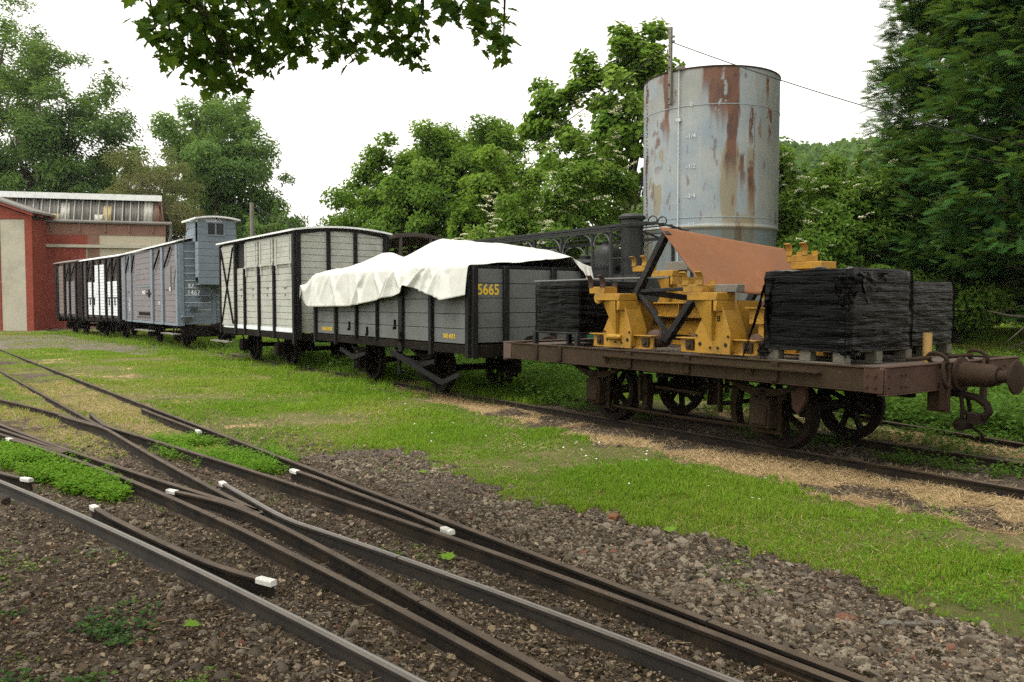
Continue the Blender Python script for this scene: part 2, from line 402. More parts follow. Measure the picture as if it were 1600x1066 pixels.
na = len(ang); nr_ = len(rad)
ii, jj = np.meshgrid(np.arange(nr_ - 1), np.arange(na), indexing='ij')
j2 = (jj + 1) % na
gf = np.stack([ii*na + jj, ii*na + j2, (ii+1)*na + j2, (ii+1)*na + jj], -1).reshape(-1, 4)[:, ::-1]
def groundm():
    n = NT('yard_earth')
    soil = n.mix(n.ramp(n.noise(1.1, 6, .65), .35, .7), (.046, .033, .023), (.095, .071, .050))
    soil = n.mix(n.ramp(n.noise(38, 5, .7), .5, .72), soil, (.17, .125, .085))
    soil = n.mix(n.ramp(n.noise(21, 4, .7), .6, .74), soil, (.016, .012, .010))
    gr = n.mix(n.ramp(n.noise(.9, 5, .6), .35, .7), (.080, .095, .020), (.155, .125, .055))
    gr = n.mix(n.ramp(n.noise(30, 4, .7), .52, .75), gr, (.10, .075, .04))
    stw = n.mix(n.ramp(n.noise(3, 6, .7), .35, .7), (.36, .25, .13), (.20, .135, .07))
    stw = n.mix(n.ramp(n.noise(34, 5, .7), .5, .75), stw, (.40, .29, .16))
    bal = n.mix(n.ramp(n.noise(26, 5, .7), .4, .65), (.06, .048, .038), (.15, .12, .095))
    pth = n.mix(n.ramp(n.noise(2, 6, .7), .4, .65), (.15, .125, .095), (.085, .078, .062))
    c = n.mix(n.attr('ball'), soil, bal); c = n.mix(n.attr('grass'), c, gr); c = n.mix(n.attr('straw'), c, stw); c = n.mix(n.attr('path'), c, pth)
    nr = n.bump(n.noise(30, 8, .75), .9, .03)
    return n.fin(c, .95, 0, nr, .2)
M['ground'] = groundm()
go = mesh_np('ground', np.stack([gx, gy, gz], -1), gf, M['ground'], None, None, True,
             {'grass': w_grass, 'straw': w_straw, 'ball': w_ball, 'path': w_path})
tag(go, kind='structure')
# ---------------------------------------------------------------- scatter points in front of the viewer
def pts(n, r0, r1, a0=-37, a1=37, p=0.0):
    a = np.radians(rng.uniform(a0, a1, n)); u = rng.random(n)
    if p == 0: r = r0 * (r1 / r0) ** u
    else: r = (r0**p + u * (r1**p - r0**p)) ** (1 / p)
    return r * np.sin(a), r * np.cos(a)
def railfree(x, y, tol=.045):
    ok = np.ones(len(x), bool)
    for pl in RAIL_LINES:
        for (x0, y0), (x1, y1) in zip(pl[:-1], pl[1:]):
            dx, dy = x1 - x0, y1 - y0; L2 = dx*dx + dy*dy
            u = np.clip(((x - x0) * dx + (y - y0) * dy) / L2, 0, 1)
            ok &= np.hypot(x - x0 - u*dx, y - y0 - u*dy) > tol
    return ok
RL = {
'A':[(-19.206,29.797),(-16.715,26.51),(-14.221,23.225),(-11.726,19.942),(-9.227,16.661),(-6.727,13.381),(-5.059,11.196),(-3.39,9.011),(-1.72,6.827),(-0.049,4.644),(0.787,3.552),(1.623,2.461),(2.3,1.57)],
'K':[(-9.5,10.7),(-8.2,9.73),(-6.247,8.213),(-5.737,7.805),(-5.232,7.392),(-4.732,6.975),(-4.235,6.553),(-3.744,6.126),(-3.256,5.695),(-2.773,5.259),(-2.295,4.818),(-1.821,4.373),(-1.351,3.922),(-0.886,3.468),(-0.426,3.008),(0.03,2.544),(.7,1.84)],
'H':[(-5.014,8.218),(-4.66,7.916),(-4.312,7.609),(-3.969,7.298),(-3.63,6.982),(-3.296,6.661),(-2.967,6.336),(-2.642,6.006),(-2.322,5.673),(-2.005,5.335),(-1.692,4.994),(-1.384,4.649),(-1.079,4.3),(-0.777,3.949),(-0.479,3.593),(-0.184,3.235),(0.108,2.874),(0.397,2.51),(1.0,1.75)],
'C':[(-16.227,24.395),(-14.084,21.597),(-11.941,18.799),(-9.799,16.0),(-7.658,13.201),(-6.588,11.801),(-5.517,10.401),(-4.447,9.001)],
'D':[(-13.7,16.4),(-11.918,15.209),(-11.02,14.591),(-10.139,13.956),(-9.274,13.302),(-8.427,12.63),(-7.597,11.941),(-6.783,11.233),(-5.987,10.508),(-5.207,9.764),(-4.475,9.04)],
'B':[(-5.178,10.163),(-4.84,9.627),(-4.458,9.074),(-4.15,8.75),(-3.824,8.424),(-3.177,7.76),(-2.533,7.094),(-1.894,6.423),(-1.263,5.746),(-0.95,5.404),(-0.64,5.06),(-0.332,4.714),(-0.028,4.365),(0.273,4.013),(0.571,3.658),(0.865,3.299),(1.155,2.937),(1.44,2.571),(2.05,1.78)],
'E':[(-5.429,9.93),(-4.981,9.47),(-4.47,8.99),(-4.30,8.80),(-4.025,8.428),(-3.631,7.897),(-3.233,7.368),(-2.832,6.843),(-2.427,6.32),(-2.019,5.799),(-1.608,5.281)],
'F':[(-6.1,9.6),(-5.789,9.289),(-5.338,8.829),(-4.882,8.374),(-4.423,7.922),(-3.961,7.474),(-3.494,7.031),(-3.024,6.591),(-2.55,6.155),(-2.072,5.723),(-1.62,5.315)],
'G1':[(-10.5,13.6),(-8.358,11.578),(-6.916,10.216),(-5.475,8.853),(-4.034,7.491)],
'G2':[(-10.5,12.98),(-8.32,11.109),(-6.887,9.891),(-5.454,8.672),(-4.042,7.454)],
'I':[(-2.48,5.948),(-2.369,5.875),(-2.182,5.75),(-1.946,5.565),(-1.778,5.405),(-1.565,5.176),(-1.356,4.924),(-1.15,4.669),(-0.948,4.412),(-0.748,4.153),(-0.549,3.893),(-0.351,3.632),(-0.154,3.371),(0.045,3.11),(0.245,2.851),(0.446,2.593),(1.06,1.8)],
'J':[(-2.191,6.218),(-2.058,6.023),(-1.782,5.647),(-1.516,5.283),(-1.37,5.10),(-1.203,4.946),(-0.982,4.736),(-0.764,4.525),(-0.547,4.311),(-0.332,4.096),(-0.118,3.88),(0.093,3.662),(0.303,3.442),(0.512,3.22),(0.718,2.997),(0.923,2.771),(1.126,2.545),(1.75,1.84)],
'K1':[(-2.793,5.485),(-2.6,5.262),(-2.389,5.05),(-2.002,4.665),(-1.602,4.29),(-1.38,4.115),(-1.279,4.046),(-1.157,3.975)],
'K0':[(-5.4,7.63),(-4.725,7.087),(-4.071,6.559),(-3.827,6.379),(-3.682,6.309)],
'A1':[(-4.72,10.564),(-4.375,10.103),(-3.815,9.393),(-3.405,8.865),(-3.281,8.687)],
'A2':[(-1.781,6.676),(-1.649,6.54),(-1.45,6.3),(-1.189,5.955),(-0.878,5.57),(-0.64,5.265),(-0.468,5.02),(-0.356,4.86)],
}
RAIL_LINES = [v for v in RL.values()]
def bend(s):                                   # the goods track swings towards the sheds at its far end
    return -.0052 * max(0.0, -28 - s) ** 2
T1N = [tuple(W(s, 6.47 + bend(s))[:2]) for s in list(range(-46, -27, 2)) + [-26, -20, -14, -8, -4, 0, 3]]
T1F = [tuple(W(s, 7.53 + bend(s))[:2]) for s in list(range(-46, -27, 2)) + [-26, -20, -14, -8, -4, 0, 3]]
off2 = [(-24, 10.1), (-20, 10.1), (-16, 10.1), (-13, 10.07), (-11, 9.93), (-9, 9.62), (-7, 9.24), (-5.4, 8.93), (-3.64, 8.56), (-1.5, 8.12), (1, 7.6)]
T2N = [tuple(W(s, t)[:2]) for s, t in off2]
T2F = [tuple(W(s, t + 1.06)[:2]) for s, t in off2]
RAIL_LINES += [T1N, T1F, T2N, T2F]
# ---------------------------------------------------------------- rails
def rail(name, line, mat, label, z=0.0, white=None, group='rails of the yard tracks', sub=5, hh=.104):
    P = np.array(line, float)
    # chord-smoothed resampling
    d = np.concatenate([[0], np.cumsum(np.hypot(*np.diff(P, axis=0).T))])
    n = max(len(P), min(220, int(d[-1] / .10)))
    u = np.linspace(0, d[-1], n); Q = np.stack([np.interp(u, d, P[:, 0]), np.interp(u, d, P[:, 1])], -1)
    for _ in range(2): Q[1:-1] = (Q[:-2] + 2 * Q[1:-1] + Q[2:]) / 4
    prof = [(-.038, -hh), (.038, -hh), (.038, -hh+.008), (.009, -hh+.018), (.0065, -.030), (.0175, -.021), (.0195, -.005), (.015, 0), (-.015, 0), (-.0195, -.005), (-.0175, -.021), (-.0065, -.030), (-.009, -hh+.018), (-.038, -hh+.008)]
    T = np.gradient(Q, axis=0); T = T / np.linalg.norm(T, axis=1, keepdims=True); S = np.stack([T[:, 1], -T[:, 0]], -1)
    def sweep(a, b, grow=0.0, lift=0.0):
        mb = MB(); k = len(prof); vs = []; fs = []
        cx = 0; cz = -.05
        for i in range(a, b):
            for px, pz in prof:
                qx = px * (1 + grow); qz = pz + lift * (1 if pz > -.03 else 0)
                vs.append((Q[i, 0] + S[i, 0]*qx, Q[i, 1] + S[i, 1]*qx, qz))
        m = b - a
        for i in range(m - 1):
            for j in range(k): fs.append((i*k+j, i*k+(j+1) % k, (i+1)*k+(j+1) % k, (i+1)*k+j))
        fs += [tuple(range(k - 1, -1, -1)), tuple((m-1)*k + j for j in range(k))]
        return mb.add(vs, fs)
    o = sweep(0, n).build(name, mat, None, 0, 40)
    o.location.z = z
    tag(o, label, 'rail', group)
    if 'polished' in mat.name:     # the strip the wheels keep bright
        bd = MB(); vs = []; fs = []
        for i in range(n):
            for px in (-.0035, .0105): vs.append((Q[i, 0] - S[i, 0]*px, Q[i, 1] - S[i, 1]*px, .0007))
        for i in range(n - 1): fs.append((2*i, 2*i+1, 2*i+3, 2*i+2))
        bd.add(vs, fs).build('running_band', M['band'], o, 0, 0)
    for end in (white or ''):
        a, b = (0, max(2, round(.11 / (d[-1] / (n - 1))) + 1)) if end == 's' else (n - max(2, round(.11 / (d[-1] / (n - 1))) + 1), n)
        # a painted sleeve a hair larger than the rail it covers
        mb = MB(); hp = [(-.0205, -.026), (.0205, -.026), (.0215, -.004), (.0165, .0025), (-.0165, .0025), (-.0215, -.004)]; vs = []; fs = []; k = len(hp)
        for i in range(a, b):
            for px, pz in hp: vs.append((Q[i, 0] + S[i, 0]*px, Q[i, 1] + S[i, 1]*px, pz))
        m = b - a
        for i in range(m - 1):
            for j in range(k): fs.append((i*k+j, i*k+(j+1) % k, (i+1)*k+(j+1) % k, (i+1)*k+j))
        fs += [tuple(range(k - 1, -1, -1)), tuple((m-1)*k + j for j in range(k))]; mb.add(vs, fs)
        dirv = T[a] if end == 's' else -T[b-1]
        w = mb.build('painted_tip', M['whitepaint'], o, 0, 40)
        w.location = (-dirv[0]*.003, -dirv[1]*.003, 0)
    return o
rail('rail', RL['A'], M['rail'], 'long straight rail at the edge of the grass, farthest of the yard rails')['key'] = 'A'
rail('rail', RL['B'], M['rail'], 'rail whose bent far end turns aside at the first crossing, inside the grass-edge rail')['key'] = 'B'
rail('rail', RL['C'], M['railrusty'], 'thin straight rail crossing the far earth and ending in the point of the first crossing', z=-.012)['key'] = 'C'
rail('rail', RL['D'], M['railrusty'], 'rusty curved rail from the left picture edge into the point of the first crossing', z=-.002)['key'] = 'D'
rail('rail', RL['E'], M['rail'], 'rail from the first crossing to the sharp point of the middle crossing')['key'] = 'E'
rail('rail', RL['F'], M['rail'], 'rail behind the left lush weeds that ends in the worn point of the middle crossing')['key'] = 'F'
rail('rail', RL['G1'], M['railrusty'], 'upper of two rails that meet in a point at the left picture edge', z=-.004)['key'] = 'G1'
rail('rail', RL['G2'], M['railrusty'], 'lower of two rails that meet in a point at the left picture edge', z=-.004)['key'] = 'G2'
rail('rail', RL['H'], M['rail'], 'long dark rail behind the lush weeds, second from the nearest polished rail', white='s')['key'] = 'H'
rail('rail', RL['I'], M['rail'], 'rail with a white painted end on the near side of the middle crossing', white='s')['key'] = 'I'
rail('rail', RL['J'], M['railshiny'], 'bright topped rail with a white painted end on the grass side of the middle crossing', white='s')['key'] = 'J'
rail('rail', RL['K'], M['railshiny'], 'nearest rail with a bright polished head, beside the leaf litter')['key'] = 'K'
CK = 'check rails with painted ends'
rail('check_rail', RL['K1'], M['rail'], 'short curved check rail with two white ends beside the nearest polished rail', white='se', group=CK)
rail('check_rail', RL['K0'], M['rail'], 'check rail with a white end running out of the left picture edge', white='e', group=CK)
rail('check_rail', RL['A1'], M['railrusty'], 'far check rail with a white end beside the grass-edge rail in the dry grass', white='e', group=CK, z=-.004)
rail('check_rail', RL['A2'], M['rail'], 'short check rail with two white ends lying close inside the grass-edge rail', white='se', group=CK)
rail('rail', T1N, M['rail'], 'rail under the near wheels of the row of wagons', z=-.002)
rail('rail', T1F, M['rail'], 'rail under the far wheels of the row of wagons', z=-.002)
rail('rail', T2N, M['rail'], 'near rail of the back track behind the flat wagon', z=-.002)
rail('rail', T2F, M['railrusty'], 'rusty far rail of the back track among the weeds', z=-.004)
# joint plate with bolts on the near end of rail B
jd = np.array([1.155 - .865, 2.937 - 3.299]); jd = jd / np.linalg.norm(jd); js = np.array([-jd[1], jd[0]]) * -1
jp = thing('fish_plate', 'bolted joint plate on the side of the rail near the bottom right', 'joint plate', (1.145, 2.952, -.056), math.atan2(jd[1], jd[0]))
MB().box(-.26, .26, -.022, -.009, -.022, .018).build('plate', M['rustgreen'], jp, .004)
for k in (-.19, -.07, .07, .19):
    MB().cyl((k, -.040, 0), (k, -.022, 0), .013, n=6).build('bolt', M['rustgreen'], jp)
for nm, (x, y) in (('A', (.842, 3.48)), ('B', (-.52, 4.925)), ('J', (-.60, 4.36)), ('H', (-1.86, 5.175)), ('A', (-.55, 5.30)), ('I', (-.41, 3.71)), ('E', (-3.43, 7.63))):
    P = np.array(RL[nm]); i = int(np.argmin(np.hypot(*(P[:-1] - (x, y)).T) + np.hypot(*(P[1:] - (x, y)).T))); d_ = P[i+1] - P[i]; u_ = np.clip(((np.array((x, y)) - P[i]) @ d_)/(d_ @ d_), 0, 1); c_ = P[i] + d_*u_
    ob = [o for o in COL.objects if o.get('category') == 'rail' and o.get('key') == nm][0]
    jg = MB().box(-.0035, .0035, -.0205, .0205, -.024, .0012).build('joint_gap', M['gap'], ob); jg.location = (c_[0], c_[1], 0); jg.rotation_euler = (0, 0, math.atan2(d_[1], d_[0]))
for o in COL.objects:
    if 'key' in o: del o['key']
# a few sleepers whose ends show beside the rails
for i, (x, y, a, L, w, lab) in enumerate([(1.36, 3.16, 33, .62, .20, 'weathered sleeper end beside the grass-edge rail near the bottom right'), (.72, 4.05, 33, .50, .16, 'sleeper end partly under gravel beside the grass-edge rail, above the weathered one'),
        (.95, 3.72, 33, .42, .13, 'narrow sleeper end in the gravel between two other sleeper ends'), (-1.55, 5.62, 34, .5, .2, 'old sleeper showing flat between rails near the middle crossing'), (-2.3, 4.95, 40, .55, .2, 'grey sleeper lying flush in the earth between the white-ended check rail and the dark rail')]):
    o = MB().box(-L/2, L/2, -w/2, w/2, -.10, 0).build('railway_sleeper', M['sleeper'], None, .012)
    o.location = (x, y, -.092); o.rotation_euler = (0, 0, R(a)); tag(o, lab, 'sleeper', 'sleepers showing at the rails')
# ---------------------------------------------------------------- grass
def grass_layer(name, x, y, h, w, tint, mat, label, lean=.5, cat='grass'):
    n = len(x); z = ground_z(x, y) - .008
    az = rng.uniform(0, 2*np.pi, n); ln = rng.uniform(.05, lean, n) * h
    wx = np.cos(az + 1.57) * w / 2; wy = np.sin(az + 1.57) * w / 2
    b0 = np.stack([x - wx, y - wy, z], -1); b1 = np.stack([x + wx, y + wy, z], -1)
    m0 = np.stack([x - wx*.8 + np.cos(az)*ln*.35, y - wy*.8 + np.sin(az)*ln*.35, z + h*.6], -1)
    m1 = np.stack([x + wx*.8 + np.cos(az)*ln*.35, y + wy*.8 + np.sin(az)*ln*.35, z + h*.6], -1)
    tp = np.stack([x + np.cos(az)*ln, y + np.sin(az)*ln, z + h], -1)
    v = np.stack([b0, b1, m1, m0, tp], 1).reshape(-1, 3)
    k = np.arange(n)[:, None] * 5
    f = np.concatenate([k + np.array([[0, 1, 2]]), k + np.array([[0, 2, 3]]), k + np.array([[3, 2, 4]])], 1).reshape(-1, 3)
    o = mesh_np(name, v, f, mat, None, {'rnd': np.repeat(tint, 3)})
    return tag(o, label, cat, kind='stuff')
M['grass'] = leafm('lawn_grass', (.105, .235, .014), (.195, .325, .024), (.36, .33, .09), .52)
M['drygrass'] = leafm('dry_grass', (.22, .15, .075), (.42, .29, .155), (.58, .45, .26), .3, .8)
x, y = pts(1300000, 3.0, 44, p=.45)
g = regions(x, y)
d0 = np.hypot(x, y); cin = (d0 > 8.5) & (st_of(x, y)[1] < 5.6) & ~g['path'] & ~g['w1'] & ~g['w2'] & (fbm(x*1.2, y*1.2, 6.2, 4) > .47)
dryz = g['straw2'] | g['moss']
keep = (g['grass'] | g['leftg'] | g['verge'] | cin | dryz | (g['far'] & (y < 44)) | (g['beyond'] & (np.hypot(x, y) > 12))) & ~g['straw']
patch = fbm(x*.9, y*.9, 11., 4)
thin = np.where(g['path'], .07, np.clip(.26 + (patch - .36) * 5.5, .05, 1))
thin = np.where(g['leftg'], thin * .55, thin); thin = np.where(g['verge'], thin*.5, thin); thin = np.where(dryz, .30, thin); thin = np.where(cin & ~g['grass'] & ~g['verge'], .22, thin)
keep &= rng.random(len(x)) < thin
keep &= railfree(x, y, .05)
x, y, patch, dryz = x[keep], y[keep], patch[keep], dryz[keep]
d = np.hypot(x, y)
tint = np.clip(.22 + 1.0 * (fbm(x*.55, y*.55, 21., 3) - .42) + .030 * np.clip(d - 7, 0, 12) * .8 + rng.normal(0, .17, len(x)) + np.where(dryz, .45, 0), 0, 1)
h = rng.uniform(.014, .040, len(x)) * (1 + .6 * (patch > .56)) * (1 + .012 * d)
grass_layer('grass', x, y, h, rng.uniform(.0028, .0055, len(x)) * (1 + d * .12), tint, M['grass'], 'short bright green grass between the yard rails and the wagons', .9)
# longer tufts at the wagon wheels and shed
x, y = pts(420000, 6, 44, -37, 37, p=.6); s, t = st_of(x, y)
bnd = np.array([bend(q) for q in np.linspace(-50, 5, 111)]); tb = t - np.interp(s, np.linspace(-50, 5, 111), bnd)
keep = (np.abs(tb - 5.85) < .75 + .5 * (fbm(x*.7, y*.7, 31.) - .5)) & (s < -11.5) & (fbm(x*1.3, y*1.3, 33.) > .46)
keep |= (s < -9) & (tb > 6.4) & (tb < 11) & (fbm(x*1.0, y*1.0, 36.) > .45)
keep &= railfree(x, y, .05); x, y = x[keep], y[keep]; d = np.hypot(x, y)
tint = np.clip(.35 + rng.normal(0, .25, len(x)) + .4 * (fbm(x*.8, y*.8, 41.) - .5), 0, 1)
grass_layer('long_grass', x, y, rng.uniform(.04, .17, len(x)), rng.uniform(.004, .008, len(x)) * (1 + d * .05), tint, M['grass'], 'longer unmown grass along the wagon wheels', .8)
# straw
x, y = pts(430000, 4.5, 20, -34, 37, p=.4); g = regions(x, y); s, t = st_of(x, y)
keep = (g['straw'] | (g['straw2'] & (rng.random(len(x)) < .4)) | g['straw3'] | (g['grass'] & (rng.random(len(x)) < .05 + .25*(fbm(x*1.1, y*1.1, 51.) > .60))) | (g['verge'] & (rng.random(len(x)) < .12)) | (g['moss'] & (rng.random(len(x)) < .2))) & ~(g['leafdark'] & (rng.random(len(x)) < .85))
keep &= railfree(x, y, .05); x, y = x[keep], y[keep]; n = len(x)
az = rng.uniform(0, 2*np.pi, n)
dv = unit(np.stack([np.cos(az), np.sin(az), rng.uniform(-.08, .32, n)], -1)); nv_ = unit(np.stack([rng.normal(0, .3, n), rng.normal(0, .3, n), np.ones(n)], -1))
tv = [(-.5, 0, 0), (.5, 0, 0), (.3, 1, .12), (-.3, 1, .12)]
L = rng.uniform(.025, .085, n)
v, f = scatter(tv, [(0, 1, 2, 3)], np.stack([x, y, ground_z(x, y) + rng.uniform(0, .012, n)], -1), frames(dv, nv_), np.stack([rng.uniform(.0018, .0032, n) * (1 + np.hypot(x, y) * .06), L, L], -1))
tag(mesh_np('dry_grass', v, f, M['drygrass'], None, {'rnd': rng.random(n)}), 'pale dead grass in strips beside the tracks', 'dry grass', kind='stuff')
# ---------------------------------------------------------------- stones
def stones(name, x, y, size, mat, label, sink=.35, zoff=0.0):
    import bmesh
    n = len(x); vs = []; fs = []; rn = []; base = 0
    tm = []
    for k in range(8):
        bm = bmesh.new(); bmesh.ops.create_icosphere(bm, subdivisions=2 if k < 8 else 1, radius=1)
        # cut the ball with random planes: broken rock
        for _ in range(9):
            nn = Vector(rng.normal(size=3)).normalized()
            lim = rng.uniform(.45, .8)
            for vv in bm.verts:
                e = vv.co.dot(nn) - lim
                if e > 0: vv.co -= nn * e
        tm.append((np.array([v.co[:] for v in bm.verts]), np.array([[v.index for v in f.verts] for f in bm.faces]))); bm.free()
    kind = rng.integers(0, 8, n)
    for k in range(8):
        q = np.where(kind == k)[0]
        if not len(q): continue
        d1 = rand_dirs(len(q)); d1[:, 2] *= .35
        fr = frames(d1, rand_dirs(len(q)) * .5 + np.array([0, 0, 1]))
        s = size[q][:, None] * np.stack([rng.uniform(.6, 1, len(q)), rng.uniform(.8, 1.25, len(q)), rng.uniform(.45, .8, len(q))], -1)
        p = np.stack([x[q], y[q], ground_z(x[q], y[q]) + zoff + size[q] * (.5 - sink)], -1)
        v, f = scatter(tm[k][0], tm[k][1], p, fr, s)
        vs.append(v); fs.append(f + base); base += len(v); rn.append(np.repeat(rng.random(len(q)), len(tm[k][1])))
    o = mesh_np(name, np.concatenate(vs), np.concatenate(fs), mat, None, {'rnd': np.concatenate(rn)})
    return tag(o, label, 'stones', kind='stuff')
def stonem(nm, cs):
    n = NT(nm); r = n.attr('rnd')
    c = n.mix(n.ramp(r, .0, .45), cs[0], cs[1]); c = n.mix(n.ramp(r, .45, .8), c, cs[2]); c = n.mix(n.ramp(r, .94, .99), c, cs[3])
    c = n.mix(n.ramp(n.noise(60, 4, .7), .45, .75), c, (.06, .048, .036))
    return n.fin(c, .9, 0, n.bump(n.noise(90, 4, .7), .4, .004), .25)
M['stone'] = stonem('ballast_stone', [(.055, .043, .031), (.115, .091, .066), (.205, .17, .125), (.14, .06, .038)])
M['stoned'] = stonem('dirty_ballast_stone', [(.035, .027, .020), (.075, .058, .042), (.145, .118, .087), (.10, .042, .026)])
x, y = pts(105000, 2.6, 9.5, -20, 38); g = regions(x, y)
keep = (g['ball']) & railfree(x, y, .06) & (rng.random(len(x)) < np.where(g['grass'], .10, .95) * np.clip((fbm(x*1.5, y*1.5, 61.) - .36) * 5, .06, 1))
x, y = x[keep], y[keep]
stones('ballast', x, y, rng.gamma(3.0, .0038, len(x)) + .004, M['stone'], 'loose pale ballast stones between the grass and the grass-edge rail')
x, y = pts(60000, 2.5, 9.5, -38, 30); g = regions(x, y)
pr = np.where(g['ball'] | g['grass'] | g['straw'] | g['straw2'], 0, np.where(g['ball2'], .95, .30 + .5 * (fbm(x*1.1, y*1.1, 66.) > .54)))
pr = np.where(g['w1'] | g['w2'], .02, pr)
keep = (rng.random(len(x)) < pr) & railfree(x, y, .06); x, y = x[keep], y[keep]
stones('ballast', x, y, rng.gamma(2.6, .0045, len(x)) + .004, M['stoned'], 'dark dirty stones between and beside the near rails')
# ---------------------------------------------------------------- leaf litter and twigs
M['litter'] = leafm('leaf_litter', (.031, .021, .015), (.094, .065, .042), (.30, .23, .155), .1, .85)
x, y = pts(260000, 2.4, 13, -38, 36, p=.25); g = regions(x, y); s, t = st_of(x, y)
pr = np.where(g['grass'] | g['straw2'], .03, np.where(g['ball'], .8, .95))
pr = np.where(g['straw'], np.where(g['leafdark'], 1, .05), pr); pr = np.where(t > 6.2, .25, pr); pr = np.where((t > 6.2) & g['straw3'], .6, pr)
pr = pr * np.where(np.hypot(x, y) > 9, .5, 1)
keep = (rng.random(len(x)) < pr) & railfree(x, y, .035); x, y = x[keep], y[keep]; n = len(x)
tv = [(0, 0, 0), (.5, .35, .22), (.42, .75, .15), (0, 1, .05), (-.42, .75, .2), (-.5, .35, .15)]
tf = [(0, 1, 2, 3), (0, 3, 4, 5)]
az = rng.uniform(0, 2*np.pi, n); dv = np.stack([np.cos(az), np.sin(az), rng.uniform(-.3, .5, n)], -1)
nv_ = np.stack([rng.normal(0, .5, n), rng.normal(0, .5, n), np.ones(n)], -1)
big = rng.random(n) < .045
L = np.where(big, rng.uniform(.025, .045, n), rng.uniform(.006, .021, n)); wd = L * rng.uniform(.25, .9, n)
v, f = scatter(tv, tf, np.stack([x, y, ground_z(x, y) + rng.uniform(0, .022, n)], -1), frames(dv, nv_), np.stack([wd, L, L * rng.uniform(-.6, 1.2, n)], -1))
tag(mesh_np('leaf_litter', v, f, M['litter'], None, {'rnd': np.repeat(rng.random(n)**1.3, 2)}), 'brown dead leaves and bark crumbs over the near ground', 'leaf litter', kind='stuff')
x, y = pts(2600, 2.4, 8, -38, 36); g = regions(x, y)
keep = ~(g['grass'] | g['straw']) & railfree(x, y, .06) & (rng.random(len(x)) < np.where(g['ball'], .3, 1)); x, y = x[keep], y[keep]; n = len(x)
tv = [(-.5, 0, 0), (.5, 0, 0), (0, 0, 1), (-.4, .55, .3), (.4, .55, .3), (0, .55, 1.2), (-.2, 1, 0), (.2, 1, 0), (0, 1, .5)]
tf = [(0, 1, 4, 3), (1, 2, 5, 4), (2, 0, 3, 5), (3, 4, 7, 6), (4, 5, 8, 7), (5, 3, 6, 8)]
az = rng.uniform(0, 2*np.pi, n); dv = np.stack([np.cos(az), np.sin(az), rng.uniform(-.08, .25, n)], -1)
nv_ = np.stack([rng.normal(0, .2, n), rng.normal(0, .2, n), np.ones(n)], -1); L = rng.gamma(1.6, .03, n) + .02
wd = rng.uniform(.0015, .004, n)
v, f = scatter(tv, tf, np.stack([x, y, ground_z(x, y) + rng.uniform(.004, .02, n)], -1), frames(dv, nv_), np.stack([wd, L, wd], -1))
tag(mesh_np('twigs', v, f, M['litter'], None, {'rnd': np.repeat(rng.uniform(.35, 1, n), 6)}), 'thin dry twigs scattered over the near ground', 'twigs', kind='stuff')
# ---------------------------------------------------------------- weeds
LEAF = ([(0, 0, 0), (.42, .3, .10), (.5, .6, .12), (0, 1, -.08), (-.5, .6, .12), (-.42, .3, .10)], [(0, 1, 2, 3), (0, 3, 4, 5)])
def weeds(name, x, y, hmin, hmax, leaf, nl, mat, label, cat='weeds', spread=.5):
    n = len(x); hh = rng.uniform(hmin, hmax, n)
    k = np.repeat(np.arange(n), nl); m = len(k); u = rng.random(m) ** .7
    az = rng.uniform(0, 2*np.pi, m); rr = hh[k] * spread * rng.random(m)
    p = np.stack([x[k] + np.cos(az)*rr, y[k] + np.sin(az)*rr, ground_z(x[k], y[k]) + hh[k]*u + .004], -1)
    dv = np.stack([np.cos(az), np.sin(az), rng.uniform(-.4, .5, m)], -1); nn = np.stack([rng.normal(0, .35, m), rng.normal(0, .35, m), np.ones(m)], -1)
    L = leaf * rng.uniform(.55, 1.3, m)
    v, f = scatter(LEAF[0], LEAF[1], p, frames(dv, nn), np.stack([L*.62, L, L], -1))
    return tag(mesh_np(name, v, f, mat, None, {'rnd': np.repeat(np.clip(rng.normal(.45, .22, m), 0, 1), 2)}), label, cat, kind='stuff')
M['lush'] = leafm('lush_weeds', (.08, .20, .016), (.14, .30, .020), (.22, .37, .045), .5)
M['weed'] = leafm('dark_weeds', (.035, .09, .014), (.07, .155, .020), (.13, .23, .04), .45)
M['ivy'] = leafm('ivy_leaves', (.018, .055, .016), (.04, .10, .022), (.11, .16, .035), .3, .4)
x, y = pts(16000, 5, 9.5, -36, -14, p=2); g = regions(x, y); k = g['w1'] & railfree(x, y, .06) & (fbm(x*2, y*2, 71.) > .36)
weeds('lush_weeds', x[k], y[k], .03, .13, .026, 16, M['lush'], 'bright green clover-like weeds between the left rails')
x, y = pts(9000, 6, 9.5, -28, -12, p=2); g = regions(x, y); k = g['w2'] & railfree(x, y, .05) & (fbm(x*2, y*2, 75.) > .34)
weeds('lush_weeds', x[k], y[k], .03, .12, .022, 14, M['lush'], 'feathery green weeds between the rails left of centre')
x, y = pts(9000, 4, 24, -34, 37, p=.8); g = regions(x, y); k = g['grass'] & (fbm(x*1.1, y*1.1, 79.) > .56); k &= rng.random(len(x)) < .45
weeds('low_weeds', x[k], y[k], .02, .06, .022, 9, M['lush'], 'low broad-leaved plants in the lawn', spread=.9)
x, y = pts(24000, 6.3, 26, 0, 40, p=1.2); s, t = st_of(x, y); k = (t > 9.0) & (t < 17) & (fbm(x*.9, y*.9, 83.) > .33) & railfree(x, y, .05)
k |= (t > 10.6) & (t < 17) & (rng.random(len(x)) < .6) & railfree(x, y, .05)
k &= (np.hypot(x - 13.2, y - 20.5) > 5.2)
weeds('undergrowth', x[k], y[k], .10, .48, .06, 15, M['weed'], 'nettles and leafy undergrowth beyond the back track')
x, y = pts(9000, 6.0, 16, 3, 40, p=1.2); s, t = st_of(x, y); k = (t > 7.0) & (t < 9.4) & (fbm(x*1.4, y*1.4, 87.) > .5) & railfree(x, y, .05)
